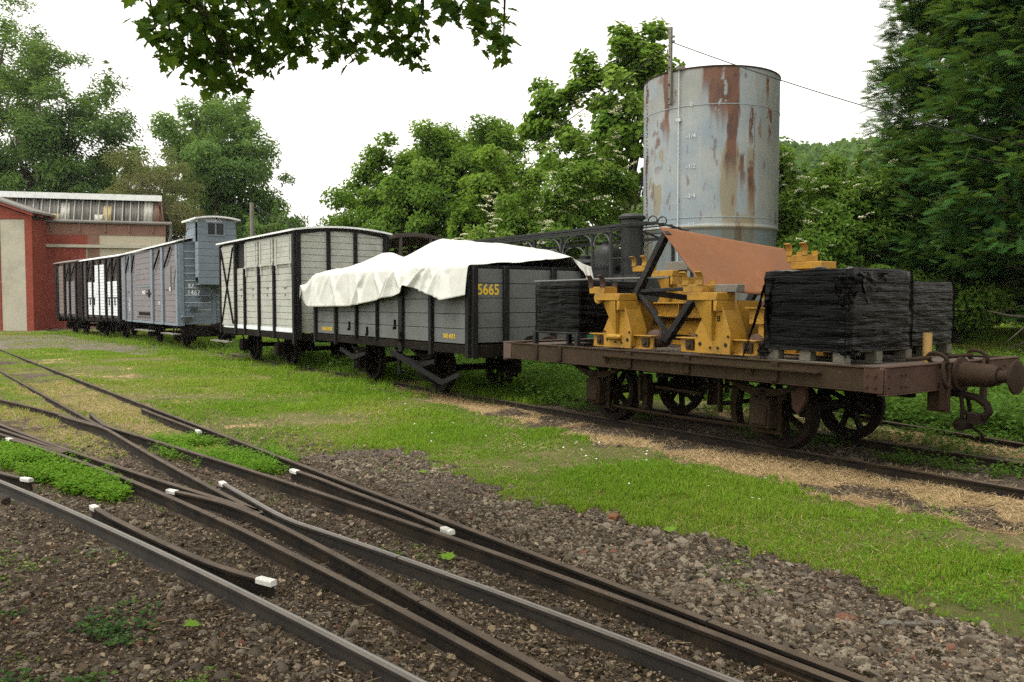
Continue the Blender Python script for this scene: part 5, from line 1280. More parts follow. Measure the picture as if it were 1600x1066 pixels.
cn = MB(); zc, rise, hw = 2.585, .17, 1.04; xa, xb = -3.6, 2.95
for i in range(11):
    u0 = -1 + 2*i/10; z0 = zc + rise*(1 - u0*u0)
    if abs(u0) < .15: cn.box(xa, 2.05, u0*hw - .02, u0*hw + .02, z0, z0 + .018); cn.box(2.68, xb, u0*hw - .02, u0*hw + .02, z0, z0 + .018)
    else: cn.box(xa, xb, u0*hw - .02, u0*hw + .02, z0, z0 + .018)
cn.build('canopy_battens', M['loco'], lo)
bw = MB()
for xx in (xb, 2.05, 1.2, .3, -.6, -1.5, -2.4, xa):
    P = [(xx, (-1 + 2*k/16)*hw, zc - .02 + rise*(1 - (-1 + 2*k/16)**2)) for k in range(17)]
    for k in range(16): bw.bar(P[k], P[k+1], .03, .03)
bw.box(xa, xb, -hw - .012, -hw + .012, zc - .045, zc - .005); bw.box(xa, xb, hw - .012, hw + .012, zc - .045, zc - .005)
bw.build('canopy_frame', M['loco'], lo)
for sy in (-1, 1):
    for xx in (2.90, 2.42, 1.55, .72, -.10, -.95, -1.8, -2.65, -3.5):
        po = MB().box(xx - .024, xx + .024, sy*1.0 - .024, sy*1.0 + .024, .84, zc - .045).build('canopy_post', M['loco'], lo)
        ar = MB()
        for q in (-1, 1):
            if (xx > 2.5 and q > 0): continue
            rr = .30 if xx < 2.4 else .2
            P = [(xx + q*(.03 + rr*(1 - math.cos(a))), sy*1.0, zc - .06 - rr*(1 - math.sin(a))) for a in np.linspace(0, math.pi/2, 9)]
            ar.tube(P, .014, 6)
        ar.build('bracket', M['iron'], po)
for k in (-.12, .12):
    q = MB(); link_ring(q, (2.75, .25 + k, zc + rise + .06), (1, 0, 0), .22, .16, .012, up=(0, 1, 0)); q.build('roof_fitting', M['loco'], lo)
MB().tube([(2.60, -.42, 1.0), (2.60, -.46, 2.12), (2.4, -.34, 2.14), (2.1, -.30, 2.13)], .018, 7).build('steam_pipe', M['loco'], lo)
# open carriage skeleton behind the tarpaulin
oc = thing('open_carriage', 'old brown open-sided carriage with an arched roof end, behind the white tarpaulin', 'carriage', W(-22.6, 10.62), RZ)
zc, rise, hw = 2.98, .17, 1.06; xa, xb = -3.1, 3.1
rf = MB()
for i in range(18):
    u0, u1 = -1 + 2*i/18, -1 + 2*(i+1)/18
    rf.prism([(u0*hw, zc + rise*(1-u0*u0)), (u1*hw, zc + rise*(1-u1*u1)), (u1*hw, zc + rise*(1-u1*u1) + .025), (u0*hw, zc + rise*(1-u0*u0) + .025)], xa, xb, 'yz')
rf.build('roof', M['brownframe'], oc)
eb = MB()
for xx in (xb, xa):
    P = [(xx, (-1 + 2*k/16)*hw, zc - .03 + rise*(1 - (-1 + 2*k/16)**2)) for k in range(17)]; eb = MB()
    for k in range(16): eb.bar(P[k], P[k+1], .06, .10)
    eb.build('roof_bow', M['brownframe'], oc)
for xx in np.linspace(xa + .05, xb - .05, 7):
    for yy in (-1.0, 1.0): MB().box(xx - .04, xx + .04, yy - .04, yy + .04, .85, zc - .02).build('post', M['brownframe'], oc)
for yy in (-.45, .45): MB().box(xb - .03, xb + .03, yy - .035, yy + .035, .85, zc + .1).build('post', M['brownframe'], oc)
sl = MB()
for k in range(6): sl.box(xa, xb - 1.3, 1.0, 1.02, 2.25 + k*.12, 2.31 + k*.12)
sl.build('slats', M['brownframe'], oc)
bn = MB()
bn.box(xa + .2, xb - .1, .55, .60, 2.28, 2.44); bn.box(xa + .2, xb - .1, .60, .90, 1.5, 1.55)
bn.build('bench_back', M['varnish'], oc)
for xx in (-2, -1, 0, 1, 2): MB().box(xx - .03, xx + .03, .50, .62, .85, 2.5).build('bench_support', M['brownframe'], oc)
MB().box(xa, xb, -1.05, 1.05, .72, .85).build('floor', M['brownframe'], oc)
for sy in (-1, 1): MB().box(xa, xb, sy*1.03 - .012, sy*1.03 + .012, .85, 1.5).build('side_panel', M['varnish'], oc)
running_gear(oc, (-1.7, 1.7), .72, springs=False)
# ---------------------------------------------------------------- water tank
TX, TY, TR = 4.98, 21.1, 1.655
M['gaugemark'] = paint('faded_gauge_marks', (.42, .44, .44), .7, (.25, .27, .27), .6, scale=8)
wt = thing('water_tank', 'tall grey-blue cylindrical steel tank streaked with rust', 'water tank', (TX, TY, 0), 0)
def tankm():
    n = NT('rust_streaked_tank_paint')
    b = n.mix(n.ramp(n.noise(1.3, 5, .6), .35, .7), (.185, .22, .245), (.255, .27, .26))
    b = n.mix(n.mul(n.ramp(n.noise(9, 4, .65, (1, 1, .05)), .5, .75), .2), b, (.37, .36, .29))
    rs = n.mix(n.ramp(n.noise(5, 6, .7, (1, 1, .5)), .4, .65), (.125, .056, .032), (.07, .036, .025))
    och = n.mix(n.noise(6, 5, .7), (.22, .175, .095), (.17, .15, .105))
    c = n.mix(n.attr('ochre'), b, och); c = n.mix(n.attr('rust'), c, rs)
    c = n.mix(n.ramp(n.noise(14, 6, .75), .66, .72), c, (.22, .12, .07))
    return n.fin(c, .62, 0, n.bump(n.noise(20, 5, .6), .15, .01), .35)
M['tank'] = tankm()
zs = [-.1, 3.02, 3.06, 3.10, 3.13, 3.16] + list(np.linspace(3.2, 6.80, 230))
na_ = 420; a0 = math.atan2(-TY, -TX)     # seam turned away from the viewer
th = np.linspace(0, 2*np.pi, na_, endpoint=False); Th, Zz = np.meshgrid(th, zs, indexing='ij')
rr = np.where(Zz < 3.05, TR - .035, TR) + np.where((Zz > 3.09) & (Zz < 3.14), .03, 0) + .012*(vnoise(np.cos(Th)*3, np.sin(Th)*3, Zz*1.1) - .5)
# angle from the line of sight, + to the right, in tank radii across the picture
look = math.atan2(-TY, -TX)
ph = (Th - look + math.pi) % (2*math.pi) - math.pi; q = np.sin(ph) * np.where(np.cos(ph) > 0, 1, 3)
def streak(c, w, z0, z1, rag=.5, sd=0.0, soft_=.25):
    wob = (fbm(q*14 + sd, Zz*1.4, sd, 3) - .5)
    d = np.abs(q - c + wob*w*rag*2 + (fbm(q*45 + sd, Zz*3.5, sd + 3, 3) - .5)*.05)
    top = sstep(z0 - .25 - soft_*2*vnoise(q*30 + sd, 0, sd), z0 + .25, Zz); bot = 1 - sstep(z1 - .05, z1 + .1, Zz)
    return sstep(w*1.05, w*.8, d) * top * bot
rust = np.maximum.reduce([streak(.30, .085, 4.55, 6.9, .5, 1.), streak(.14, .17, 5.75, 6.9, .55, 2.) * (fbm(q*9, Zz*3, 3., 4) > .44), streak(.02, .14, 6.35, 6.9, .6, 2.7), streak(-.62, .05, 5.5, 6.9, .6, 4.), streak(-.70, .09, 4.6, 5.7, .8, 5.) * (fbm(q*12, Zz*2.5, 6., 4) > .57)*.8,
    streak(.57, .035, 5.1, 5.85, .9, 7.)*(fbm(q*20, Zz*3, 7.) > .5), streak(.60, .010, 3.4, 5.6, .5, 8.)*.8, streak(.44, .03, 4.3, 4.75, .5, 9.), streak(.56, .03, 3.9, 4.5, .6, 10.), streak(.82, .04, 5.3, 6.0, .9, 11.)*(fbm(q*18, Zz*4, 12.) > .5), streak(.78, .02, 6.2, 6.6, .8, 13.), streak(-.92, .02, 3.2, 6.8, .9, 14.)*(fbm(q*30, Zz*6, 15.) > .5),
    sstep(.70, .735, fbm(q*16, Zz*2.4, 16., 5)) * .6, sstep(6.74, 6.80, Zz)*.7])
ochre = np.maximum.reduce([streak(.27, .11, 3.15, 5.0, .5, 21.)*.9, streak(.56, .06, 3.2, 4.9, .5, 22.)*.8, streak(-.72, .10, 3.3, 5.0, .8, 23.)*(fbm(q*8, Zz*2, 24., 4) > .5)*.8, streak(.43, .02, 2.2, 3.3, .5, 25.), streak(.2, .04, 2.2, 3.25, .6, 26.)*.6, streak(.5, .12, 3.1, 3.35, .7, 27.), streak(-.5, .5, 6.0, 6.9, .9, 28.)*.35, streak(.8, .16, 3.4, 6.8, .8, 29.)*.3, streak(-.9, .08, -.1, 3.1, .6, 30.)*.6, (Zz < 3.15)*(Zz > 3.05)*.7*(vnoise(q*9, Zz*4, 31.) > .4)])
back = np.cos(ph) <= 0
rust = np.where(back, (fbm(Th*2, Zz*.5, 40., 4) > .6)*1.0, rust); ochre = np.where(back, 0, ochre)
v = np.stack([rr*np.cos(Th), rr*np.sin(Th), Zz], -1).reshape(-1, 3); nzz = len(zs)
a, b = np.meshgrid(np.arange(na_), np.arange(nzz - 1), indexing='ij'); a2 = (a+1) % na_
f = np.stack([a*nzz + b, a2*nzz + b, a2*nzz + b+1, a*nzz + b+1], -1).reshape(-1, 4)
mesh_np('tank_shell', v, f, M['tank'], wt, None, True, {'rust': rust.ravel(), 'ochre': ochre.ravel()})
MB().lathe([(TR + .004, 6.78), (TR + .016, 6.78), (TR + .016, 6.81), (TR - .02, 6.81), (TR - .02, 6.70)], 96).build('tank_rim', M['rust'], wt)
MB().lathe([(0, 6.70), (TR - .025, 6.74)], 96).build('tank_lid', M['rust'], wt)
for z in (3.33, 5.93): MB().lathe([(TR + .0, z - .012), (TR + .008, z - .010), (TR + .008, z + .010), (TR, z + .012)], 96).build('course_seam', M['tank'], wt)
def tp(qv, z, r=TR):
    a = look + math.asin(qv); return Vector((r*math.cos(a), r*math.sin(a), z)), a
rv = MB()
for i in range(70):
    p, a = tp(-.92, .2 + i*.095, TR + .002); p2, _ = tp(-.92, .2 + i*.095, TR + .018); rv.cyl(p, p2, .014, n=6)
rv.build('rivet_row', M['rust'], wt)
gp = MB(); P, _ = tp(-.43, 1.4, TR + .05); P2, _ = tp(-.43, 6.78, TR + .05); gp.tube([P, P2], .014, 8); P, _ = tp(-.43, 5.62, TR); P2, _ = tp(-.43, 5.62, TR + .07); gp.bar(P + Vector((-.08, 0, 0)), P2 + Vector((.06, 0, 0)), .05, .07)
gp.build('gauge_pipe', M['gaugemark'], wt)
P, a = tp(-.41, 6.78, TR + .03); MB().box(-.09, .09, -.05, .05, 0, .08).build('pipe_bracket', M['oldwood'], wt).location = P
for s_, z in (('0', 5.93 + .02), ('-1/4', 5.22), ('-1/2', 4.52), ('-3/4', 3.83), ('-1/1', 3.16)):
    P, a = tp(-.265, z, TR + .024 if z < 3.3 else TR + .012)
    text('lettering', s_, .145, M['gaugemark'], wt, P, (R(90), 0, a + math.pi/2), .001, 1.0, 1.0)
pw = thing('wooden_post', 'grey wooden post bolted upright to the top of the tank, carrying the cable', 'post', Vector((TX, TY, 0)) + tp(-.55, 6.02, TR + .05)[0], look + math.asin(-.55) + math.pi/2)
MB().box(-.04, .04, -.035, .035, 0, 1.80).build('pole', M['oldwood'], pw, .006)
hb = MB()
for z in (.12, .45, .85, 1.1): hb.cyl((0, -.06, z), (0, -.044, z), .02, n=8)
hb.build('bolts', M['rust'], pw)
ins = MB()
for z in (1.45, 1.56): ins.cyl((.05, 0, z), (.075, 0, z), .012, n=8); ins.lathe([(0, -.02), (.03, -.02), (.03, .02), (0, .025)], 12, (.09, 0, z))
ins.build('insulator', M['iron'], pw)
pc = Vector((TX, TY, 0)) + tp(-.55, 7.46, TR + .08)[0] + Vector((.06, 0, 0))
def cable(name, a, b, sag, r, label):
    a = Vector(a); b = Vector(b); m_ = MB(); P = []
    for k in range(25):
        u = k/24; p = a.lerp(b, u); p.z -= sag*4*u*(1-u); P.append(p)
    m_.tube(P, r, 6); return tag(m_.build(name, M['tube'], None), label, 'cable')
cable('overhead_cable', pc, (9.35, 16.2, 4.42), .10, .012, 'sagging cable from the tank post down to the right into the conifer')
cable('overhead_cable', pc, (-2.5, 27.0, 4.5), .2, .012, 'cable from the tank post down to the left behind the elder')
# ---------------------------------------------------------------- sheds on the left
def at(px, Y, py=472): return ((px - 800)/1300*Y, Y, EYE + (472 - py)/1300*Y)
wk = thing('workshop', 'long workshop with patched corrugated upper roof, red door and cream wall', 'building', (-18.2, 43.9, 0), math.atan2(1.75, 7.0))
# local x runs left along the facade from its right corner (x = 0) to x = -13
L_ = 13.0
w_ = MB(); w_.prism([(-L_, 0), (0, 0), (-1.7, 8), (-L_, 8)], -.2, 4.25, 'xy'); w_.build('wall', M['cement2'], wk)
MB().box(-L_, .02, -.03, -.001, 4.80, 5.42).build('brick_band', M['pinkband'], wk)
MB().prism([(-L_, 0), (0, 0), (-1.7, 8), (-L_, 8)], 4.251, 5.42, 'xy').build('upper_wall', M['cement2'], wk)
MB().box(-L_, -3.65, -.034, -.002, 4.30, 4.78).build('lintel_board', M['redwall'], wk)
MB().box(-L_, .1, -.16, -.04, 4.14, 4.29).build('cornice', M['cement'], wk)
gt = MB(); gt.tube([(-L_, -.14, 5.50), (.35, -.14, 5.44)], .09, 8); gt.build('gutter', M['corr'], wk); MB().tube([(.3, -.1, 5.42), (.28, -.05, 4.9), (.16, -.08, 4.4), (.16, -.08, 0)], .07, 8).build('drainpipe', M['iron'], wk)
cb_ = MB()
for xx in (-.6, -1.75, -2.9, -4.1, -5.4): cb_.box(xx - .05, xx + .05, -.09, -.03, 4.95, 5.42)
cb_.build('corbels', M['pinkband'], wk)
dr = MB(); 
for i in range(11): dr.box(-7.9 + i*.37 + .01, -7.9 + (i+1)*.37 - .01, -.07, -.02, .0, 4.12)
dr.build('sliding_door', M['redwall'], wk)
MB().box(-3.75, -3.2, -.04, -.001, 0, 4.78).build('brick_pier', M['pinkband'], wk)
lp = MB(); lp.lathe([(0, -.06), (.32, -.04), (.32, .0), (0, .02)], 20, (-6.4, -.06, 4.55), 'y'); lp.build('round_vent', M['iron'], wk)
# corrugated, slightly leaning upper roof strip
def sheet(x0, x1, z0, z1, mat, dy=0.0, name='roof_sheet'):
    m_ = MB(); n_ = max(3, int((x1 - x0)/.075)); vs = []; fs = []
    for i in range(n_ + 1):
        x = x0 + (x1 - x0)*i/n_; off = .03*math.cos(i*math.pi) 
        for z in (z0, z1):
            t = (z - 5.45)/1.25; vs.append((x - .22*t*(1 if x > -.2 else .0) , -.08 + .42*t + off - dy, z))
    for i in range(n_): fs.append((2*i, 2*i+2, 2*i+3, 2*i+1))
    o = m_.add(vs, fs).build(name, M[mat], wk, 0, 20); s_ = o.modifiers.new('t', 'SOLIDIFY'); s_.thickness = .015; return o
for i in range(13):
    sheet(-L_ + i, -L_ + i + .99, 5.47, 6.68, 'corr')
MB().prism([(-L_, .30), (-.35, .30), (-2.0, 7.6), (-L_, 7.6)], 5.43, 6.66, 'xy').build('roof_core', M['dark'], wk)
sheet(-.55, -.02, 5.47, 6.68, 'pinkband', .03)
for x0, x1, z0, z1, mm in ((-1.05, -.62, 5.48, 6.66, 'corrw'), (-3.0, -2.6, 5.5, 6.3, 'corry'), (-3.4, -3.0, 5.48, 5.85, 'corrw'), (-5.0, -4.55, 5.48, 6.42, 'corrw'), (-5.45, -5.0, 5.48, 5.85, 'corry'), (-6.25, -5.85, 5.48, 5.85, 'corrw'), (-7.7, -7.2, 5.5, 6.68, 'corry'), (-8.6, -8.1, 5.5, 6.66, 'corrw')):
    sheet(x0, x1, z0, z1, mm, .045, 'patch_sheet')
bt = MB()
for i in range(34):
    x = -L_ + .3 + i*.38
    if x < -1.2: bt.bar((x, -.16, 5.5), (x, .26, 6.66), .035, .03)
bt.build('batten', M['corrw'], wk)
MB().bar((-9.6, .12, 6.35), (-9.25, .12, 6.35), .2, .36).build('gap_dark_block', M['dark'], wk)  # near-black block in place of the shade in a roof opening
rg = MB(); rg.prism([(-L_ - .2, .10), (-.25, .10), (-2.0, 7.7), (-L_ - .2, 7.7)], 6.69, 6.80, 'xy'); rg.box(-L_ - .2, -.16, .05, .16, 6.62, 6.92); rg.build('roof', M['roof'], wk)
# red gabled shed in front of it, cut by the picture edge
rs = thing('red_shed', 'red timber shed with stained cement panel and sloping roof at the left edge', 'building', (-23.62, 40.9, 0), .0)
MB().box(-9, -.02, .02, 1.9, -.2, 5.44).build('wall', M['redpaint'], rs)
MB().box(-1.40, -.21, -.03, .019, -.1, 5.38).build('cement_panel', M['cement'], rs)
tm = MB(); tm.box(-.20, .16, -.06, .018, -.1, 5.56); tm.box(-1.78, -1.41, -.06, .018, -.1, 5.56); tm.box(-9, .05, -.062, .018, 5.40, 5.58); tm.build('timber_frame', M['redpaint'], rs, .01)
MB().box(-2.9, -1.80, -.03, .018, -.1, 5.38).build('cement_panel', M['cement'], rs)
gb = MB(); gb.prism([(.0, 5.56), (-4.4, 7.10), (-8.8, 5.56)], -.02, .10); gb.build('gable_boards', M['redpaint'], rs)
MB().box(-.14, .12, -.02, .22, -.1, .25).build('footing', M['redpaint'], rs)
ro = MB(); ro.prism([(.40, 5.66), (-4.4, 7.34), (-4.4, 7.44), (.40, 5.76)], -.35, 1.8); ro.prism([(-9.4, 5.58), (-4.4, 7.34), (-4.4, 7.44), (-9.4, 5.68)], -.35, 1.8); ro.build('roof', M['corr'], rs)
ra = MB()
for yy in (-.25, .6, 1.5): ra.prism([(.34, 5.52), (-4.4, 7.18), (-4.4, 7.32), (.34, 5.66)], yy - .05, yy + .05)
ra.build('rafters', M['redpaint'], rs)
# bare wooden pole behind the vans, with two wires
pl = thing('utility_pole', 'grey wooden pole rising behind the beige van', 'pole', (-10.75, 34.6, -.1), 0)
MB().tube([(0, 0, 0), (0, 0, 5.55)], [.11, .085], 10).build('pole', M['oldwood'], pl)
cable('overhead_wire', (-10.7, 34.6, 5.3), (-5.6, 29.5, 3.1), .05, .012, 'thin wire running down to the right from the wooden pole')
# ---------------------------------------------------------------- trees
BLADE = ([(0, 0, 0), (.5, .42, .10), (0, 1, -.05), (-.5, .42, .10)], [(0, 1, 2, 3)])
OVAL = ([(0, 0, 0), (.42, .3, .10), (.5, .6, .12), (0, 1, -.08), (-.5, .6, .12), (-.42, .3, .10)], [(0, 1, 2, 3), (0, 3, 4, 5)])
# five-lobed maple leaf, fan of triangles from the stalk
_mp = [(0, 0), (.16, -.04), (.42, .02), (.36, .20), (.62, .34), (.40, .46), (.44, .70), (.20, .66), (.14, .84), (0, 1.04), (-.14, .84), (-.20, .66), (-.44, .70), (-.40, .46), (-.62, .34), (-.36, .20), (-.42, .02), (-.16, -.04)]
MAPLE = ([(x, y, .16*abs(x) - .10*y*y) for x, y in _mp], [(0, i, i + 1) for i in range(1, len(_mp) - 1)])
def limbs(root, name, base, tips, r0, mat='bark', lean=.25):
    mb = MB(); base = Vector(base); top = Vector(np.mean([t[:] for t in tips], axis=0)) if len(tips) else base
    n = 8; P = [base + (top - base)*(i/n) + Vector((math.sin(i*1.3)*.03*r0*8, math.cos(i*1.7)*.03*r0*8, 0)) for i in range(n + 1)]
    mb.tube(P, [r0*(1 - .72*i/n) for i in range(n + 1)], 9)
    for t in tips:
        t = Vector(t); k = random.randint(2, 6); s = P[k]; m = s.lerp(t, .5) + Vector((0, 0, (t - s).length*.10))
        Q = [s, s.lerp(m, .5) + Vector((random.uniform(-.05, .05),)*3), m, m.lerp(t, .5) + Vector((random.uniform(-.08, .08), random.uniform(-.08, .08), .03)), t]
        ra = r0*(1 - .72*k/n)*.6; mb.tube(Q, [ra, ra*.75, ra*.5, ra*.32, ra*.12], 6)
    return mb.build(name, M[mat], root)
def crown_clumps(c, rad, n, seed, shell=.55, rough=.35, flat_bottom=-.75):
    r = np.random.default_rng(seed); d = unit(r.normal(size=(n*3, 3))); d = d[d[:, 2] > flat_bottom][:n]
    k = shell + (1 - shell)*r.random(len(d))**.6
    k = k*(1 - rough/2 + rough*(fbm(d[:, 0]*2.2 + seed, d[:, 1]*2.2, d[:, 2]*2.2 + seed, 3) - .25)*2)
    return np.array(c) + d*np.array(rad)*k[:, None]
def foliage(root, name, cl, cr, per0, leaf, wid, mat, tmpl=OVAL, outw=None, up=.5, droop=.0, flat=.65, seed=1, tone=None, gather=.0, jit=.7):
    r = np.random.default_rng(seed); cr = np.broadcast_to(np.asarray(cr, float), (len(cl),))
    cnt = np.maximum(5, (per0*(cr/cr.max())**1.7*1.5)).astype(int); k = np.repeat(np.arange(len(cl)), cnt); n = len(k)
    o = unit(r.normal(size=(n, 3))); rr = r.random(n)**.45
    p = cl[k] + o*rr[:, None]*cr[k][:, None]*np.array([1, 1, flat])
    ctr = np.mean(cl, axis=0) if outw is None else np.array(outw)
    out = unit(p - ctr)
    nn = unit(out*.7 + np.array([0, 0, up]) + o*.5 + r.normal(size=(n, 3))*jit*.6)
    dv = unit(np.cross(nn, r.normal(size=(n, 3))) + out*.5 + np.array([0, 0, -droop]))
    L = leaf*r.uniform(.6, 1.25, n); T = np.clip((.45 if tone is None else tone[k]) + r.normal(0, .2, n), 0, 1)
    v, f = scatter(tmpl[0], tmpl[1], p, frames(dv, nn), np.stack([L*wid, L, L], -1))
    return mesh_np(name, v, f, mat, root, {'rnd': np.repeat(T, len(tmpl[1]))})
def clump_tone(n, seed): return np.clip(np.random.default_rng(seed).normal(.45, .22, n), 0, 1)
def tree(name, label, cat, x, y, crowns, leaf, wid, mat, r0, per, cr, seed, group=None, tmpl=OVAL, up=.5, droop=0., shell=.5, rough=.4, spikes=0, jit=.7, fb=-.75):
    z0 = float(ground_z(np.array([x]), np.array([y]))[0]) - .05
    t = thing(name, label, cat, (x, y, z0), 0, group); cl = []; rr = []
    for i, (cx, cy, cz, rx, ry, rz, n) in enumerate(crowns):
        c = crown_clumps((cx, cy, cz), (rx, ry, rz), n, seed + i, shell, rough, fb); cl.append(c); rr.append(np.random.default_rng(seed + i).uniform(.6, 1.25, len(c))*cr)
        for q in range(spikes):
            a = np.random.default_rng(seed*7 + i*50 + q); d = unit(a.normal(size=3) + np.array([0, 0, 1.0])); b = np.array((cx, cy, cz)) + d*np.array((rx, ry, rz))*.9
            for s_ in range(7): cl.append((b + (d*.6 + np.array([0, 0, .6]))*cr*(s_ - 1)*.34)[None]); rr.append(np.array([cr*(.42 - .045*s_)]))
    cl = np.concatenate(cl); rr = np.concatenate(rr)
    per_ = per
    foliage(t, 'crown', cl, rr, per_, leaf, wid, M[mat], tmpl, None, up, droop, .7, seed, clump_tone(len(cl), seed), jit=jit)
    pick = np.random.default_rng(seed + 3).choice(len(cl), min(16, len(cl)), False)
    limbs(t, 'trunk', (0, 0, 0), [Vector(cl[i]) for i in pick], r0)
    return t, cl
M['ash'] = leafm('ash_foliage', (.060, .125, .030), (.095, .18, .042), (.14, .235, .055), .48)
M['ashpale'] = leafm('pale_ash_foliage', (.080, .16, .042), (.12, .215, .055), (.17, .275, .075), .48)
M['hazel'] = leafm('hazel_foliage', (.085, .175, .020), (.145, .26, .032), (.21, .33, .055), .54)
M['bright'] = leafm('fresh_green_foliage', (.09, .19, .018), (.155, .27, .028), (.24, .35, .055), .52)
M['elder'] = leafm('elder_foliage', (.070, .15, .018), (.13, .24, .030), (.22, .32, .065), .52)
M['olive'] = leafm('brown_green_foliage', (.10, .095, .04), (.155, .145, .065), (.21, .195, .10), .35)
M['thuja'] = leafm('cypress_foliage', (.018, .062, .014), (.042, .115, .022), (.095, .19, .034), .36)
M['maple'] = leafm('maple_foliage', (.022, .062, .008), (.042, .105, .010), (.075, .16, .016), .5)
M['umbel'] = leafm('cream_umbels', (.55, .54, .36), (.66, .65, .45), (.74, .73, .55), .25)
BG = 'trees standing behind the sheds and wagons'
tree('ash_tree', 'big spreading ash tree behind the workshop roof at the left edge', 'tree', -33, 60, [(-.5, 0, 13.2, 5.6, 5.4, 8.6, 76), (3.4, -1, 12.0, 3.1, 4, 4.6, 26), (-2.0, -4, 6.5, 5, 3, 4.5, 28), (3.5, 0, 6.0, 4, 4, 4.4, 30), (0, -2, 10, 4, 3, 5, 30)], .42, .30, 'ash', .45, 270, 1.25, 21, BG, BLADE, .7, .35, .5, .35, 1)
tree('ash_tree', 'tall thin-topped ash at the extreme left edge, behind the big spreading one', 'tree', -43.5, 68, [(1.3, 0, 19.8, 4.6, 5, 7.0, 70), (0, 0, 10, 6, 5, 7, 44)], .42, .30, 'ash', .45, 230, 1.3, 31, BG, BLADE, .7, .35, .45, .45, 1)
tree('broadleaf_tree', 'low bright green tree filling the gap between the big ash and the brownish bush', 'tree', -30.0, 66, [(0, 0, 10.4, 3.4, 3.5, 3.4, 26), (2.5, -2, 6.5, 4.5, 4, 4.2, 26)], .36, .5, 'ashpale', .3, 230, 1.0, 41, BG, OVAL, .6, .2)
tree('broadleaf_tree', 'sparse tree with branches poking out at the top left of the round-headed tree', 'tree', -21.6, 62, [(-.2, 0, 13.3, 3.0, 3, 3.2, 18), (-1.5, 0, 11, 2.6, 3, 3, 12)], .36, .5, 'ashpale', .3, 130, .75, 47, BG, OVAL, .6, .2, .6, .5, 5)
tree('ash_tree', 'round-headed pale ash behind the brakeman cabin', 'tree', -18.4, 55, [(-.9, 0, 11.4, 3.4, 3.6, 3.2, 40), (1.0, -2, 9.0, 2.8, 3, 3.6, 36), (.4, 0, 5.2, 4.0, 3.5, 4.6, 48), (-2.2, 0, 8.5, 2.4, 3, 3.5, 24), (3.0, 0, 5.0, 2.2, 2.5, 3.2, 14)], .34, .32, 'ashpale', .35, 290, .95, 51, BG, BLADE, .7, .3, .45, .35, 1)
tb, _ = tree('tangled_bush', 'brownish tangled half-dead bush between the workshop and the round-headed ash', 'bush', -20.6, 48, [(-.3, 0, 6.4, 3.3, 2.2, 3.9, 70), (1.2, -1, 4.0, 2.8, 2.4, 3.4, 40)], .17, .30, 'olive', .2, 330, .85, 61, BG, BLADE, .3, .2, .4, .5, 3)
tw = MB()
for k in range(170):
    a = random.uniform(0, 2*math.pi); e = random.uniform(.15, 1.3); r_ = random.uniform(2.4, 4.2); p0 = Vector((random.uniform(-.7, .7), random.uniform(-.7, .3), random.uniform(2.5, 5.5))); d = Vector((math.cos(a)*math.cos(e), -abs(math.sin(a))*math.cos(e)*.9, math.sin(e)))
    P = [p0 + d*r_*u + Vector((0, 0, -.9*u*u)) for u in (0, .35, .7, 1)]; tw.tube(P, [.045, .03, .02, .008], 4, False)
tw.build('twigs', M['tanwood'], tb)
tree('small_tree', 'small airy young tree to the right of the wooden pole', 'tree', -13.2, 45, [(.2, 0, 4.6, 1.3, 1.2, 1.4, 14), (-1.2, 0, 3.3, 1.8, 1.5, 1.6, 16)], .17, .6, 'ashpale', .10, 110, .42, 71, BG, OVAL, .5, .1, .5, .5, 6)
tree('hazel_tree', 'broad dense hazel bush-tree behind the white tarpaulin, centre left', 'tree', -3.3, 33, [(.5, 0, 5.4, 3.1, 2.8, 3.3, 95), (-1.7, 0, 4.2, 2.0, 2.4, 2.8, 50), (2.2, -.5, 5.3, 2.0, 2.2, 3.0, 50), (-.4, -1.5, 2.6, 3.6, 1.8, 2.4, 50), (-3.0, 0, 2.7, 1.2, 1.5, 1.7, 20), (.3, 0, 5.2, 2.0, 1.8, 2.2, 40)], .155, .62, 'hazel', .2, 360, .60, 81, None, OVAL, .45, .15, .5, .24, 0)
tree('hazel_tree', 'lighter green hazel growing low in front of the dense one, left of the elder', 'tree', -.5, 27.5, [(0, 0, 3.6, 1.5, 1.4, 2.2, 34), (.9, 0, 2.6, 1.7, 1.4, 2.0, 30), (-1.3, 0, 2.2, 1.2, 1.2, 1.4, 18)], .15, .62, 'bright', .12, 260, .45, 91, None, OVAL, .45, .15, .45, .45, 4)
tree('maple_tree', 'tall fresh maple with upright shoots left of the tank', 'tree', 3.1, 27, [(1.0, 0, 7.2, 1.9, 1.6, 1.9, 34), (0.0, 0, 5.2, 2.3, 1.8, 2.4, 34), (1.9, 0, 5.0, 1.3, 1.6, 2.6, 20), (.5, 0, 8.7, .75, .8, 1.3, 10), (1.45, 0, 8.7, .6, .6, 1.2, 9), (-.95, 0, 8.2, .42, .5, 1.3, 8), (-2.0, 0, 7.4, .45, .5, 1.2, 8), (-2.4, 0, 6.4, .4, .5, .8, 6), (2.7, 0, 7.6, .8, .8, .8, 8)], .155, .95, 'bright', .16, 170, .45, 101, None, MAPLE, .6, .25, .3, .4, 0)
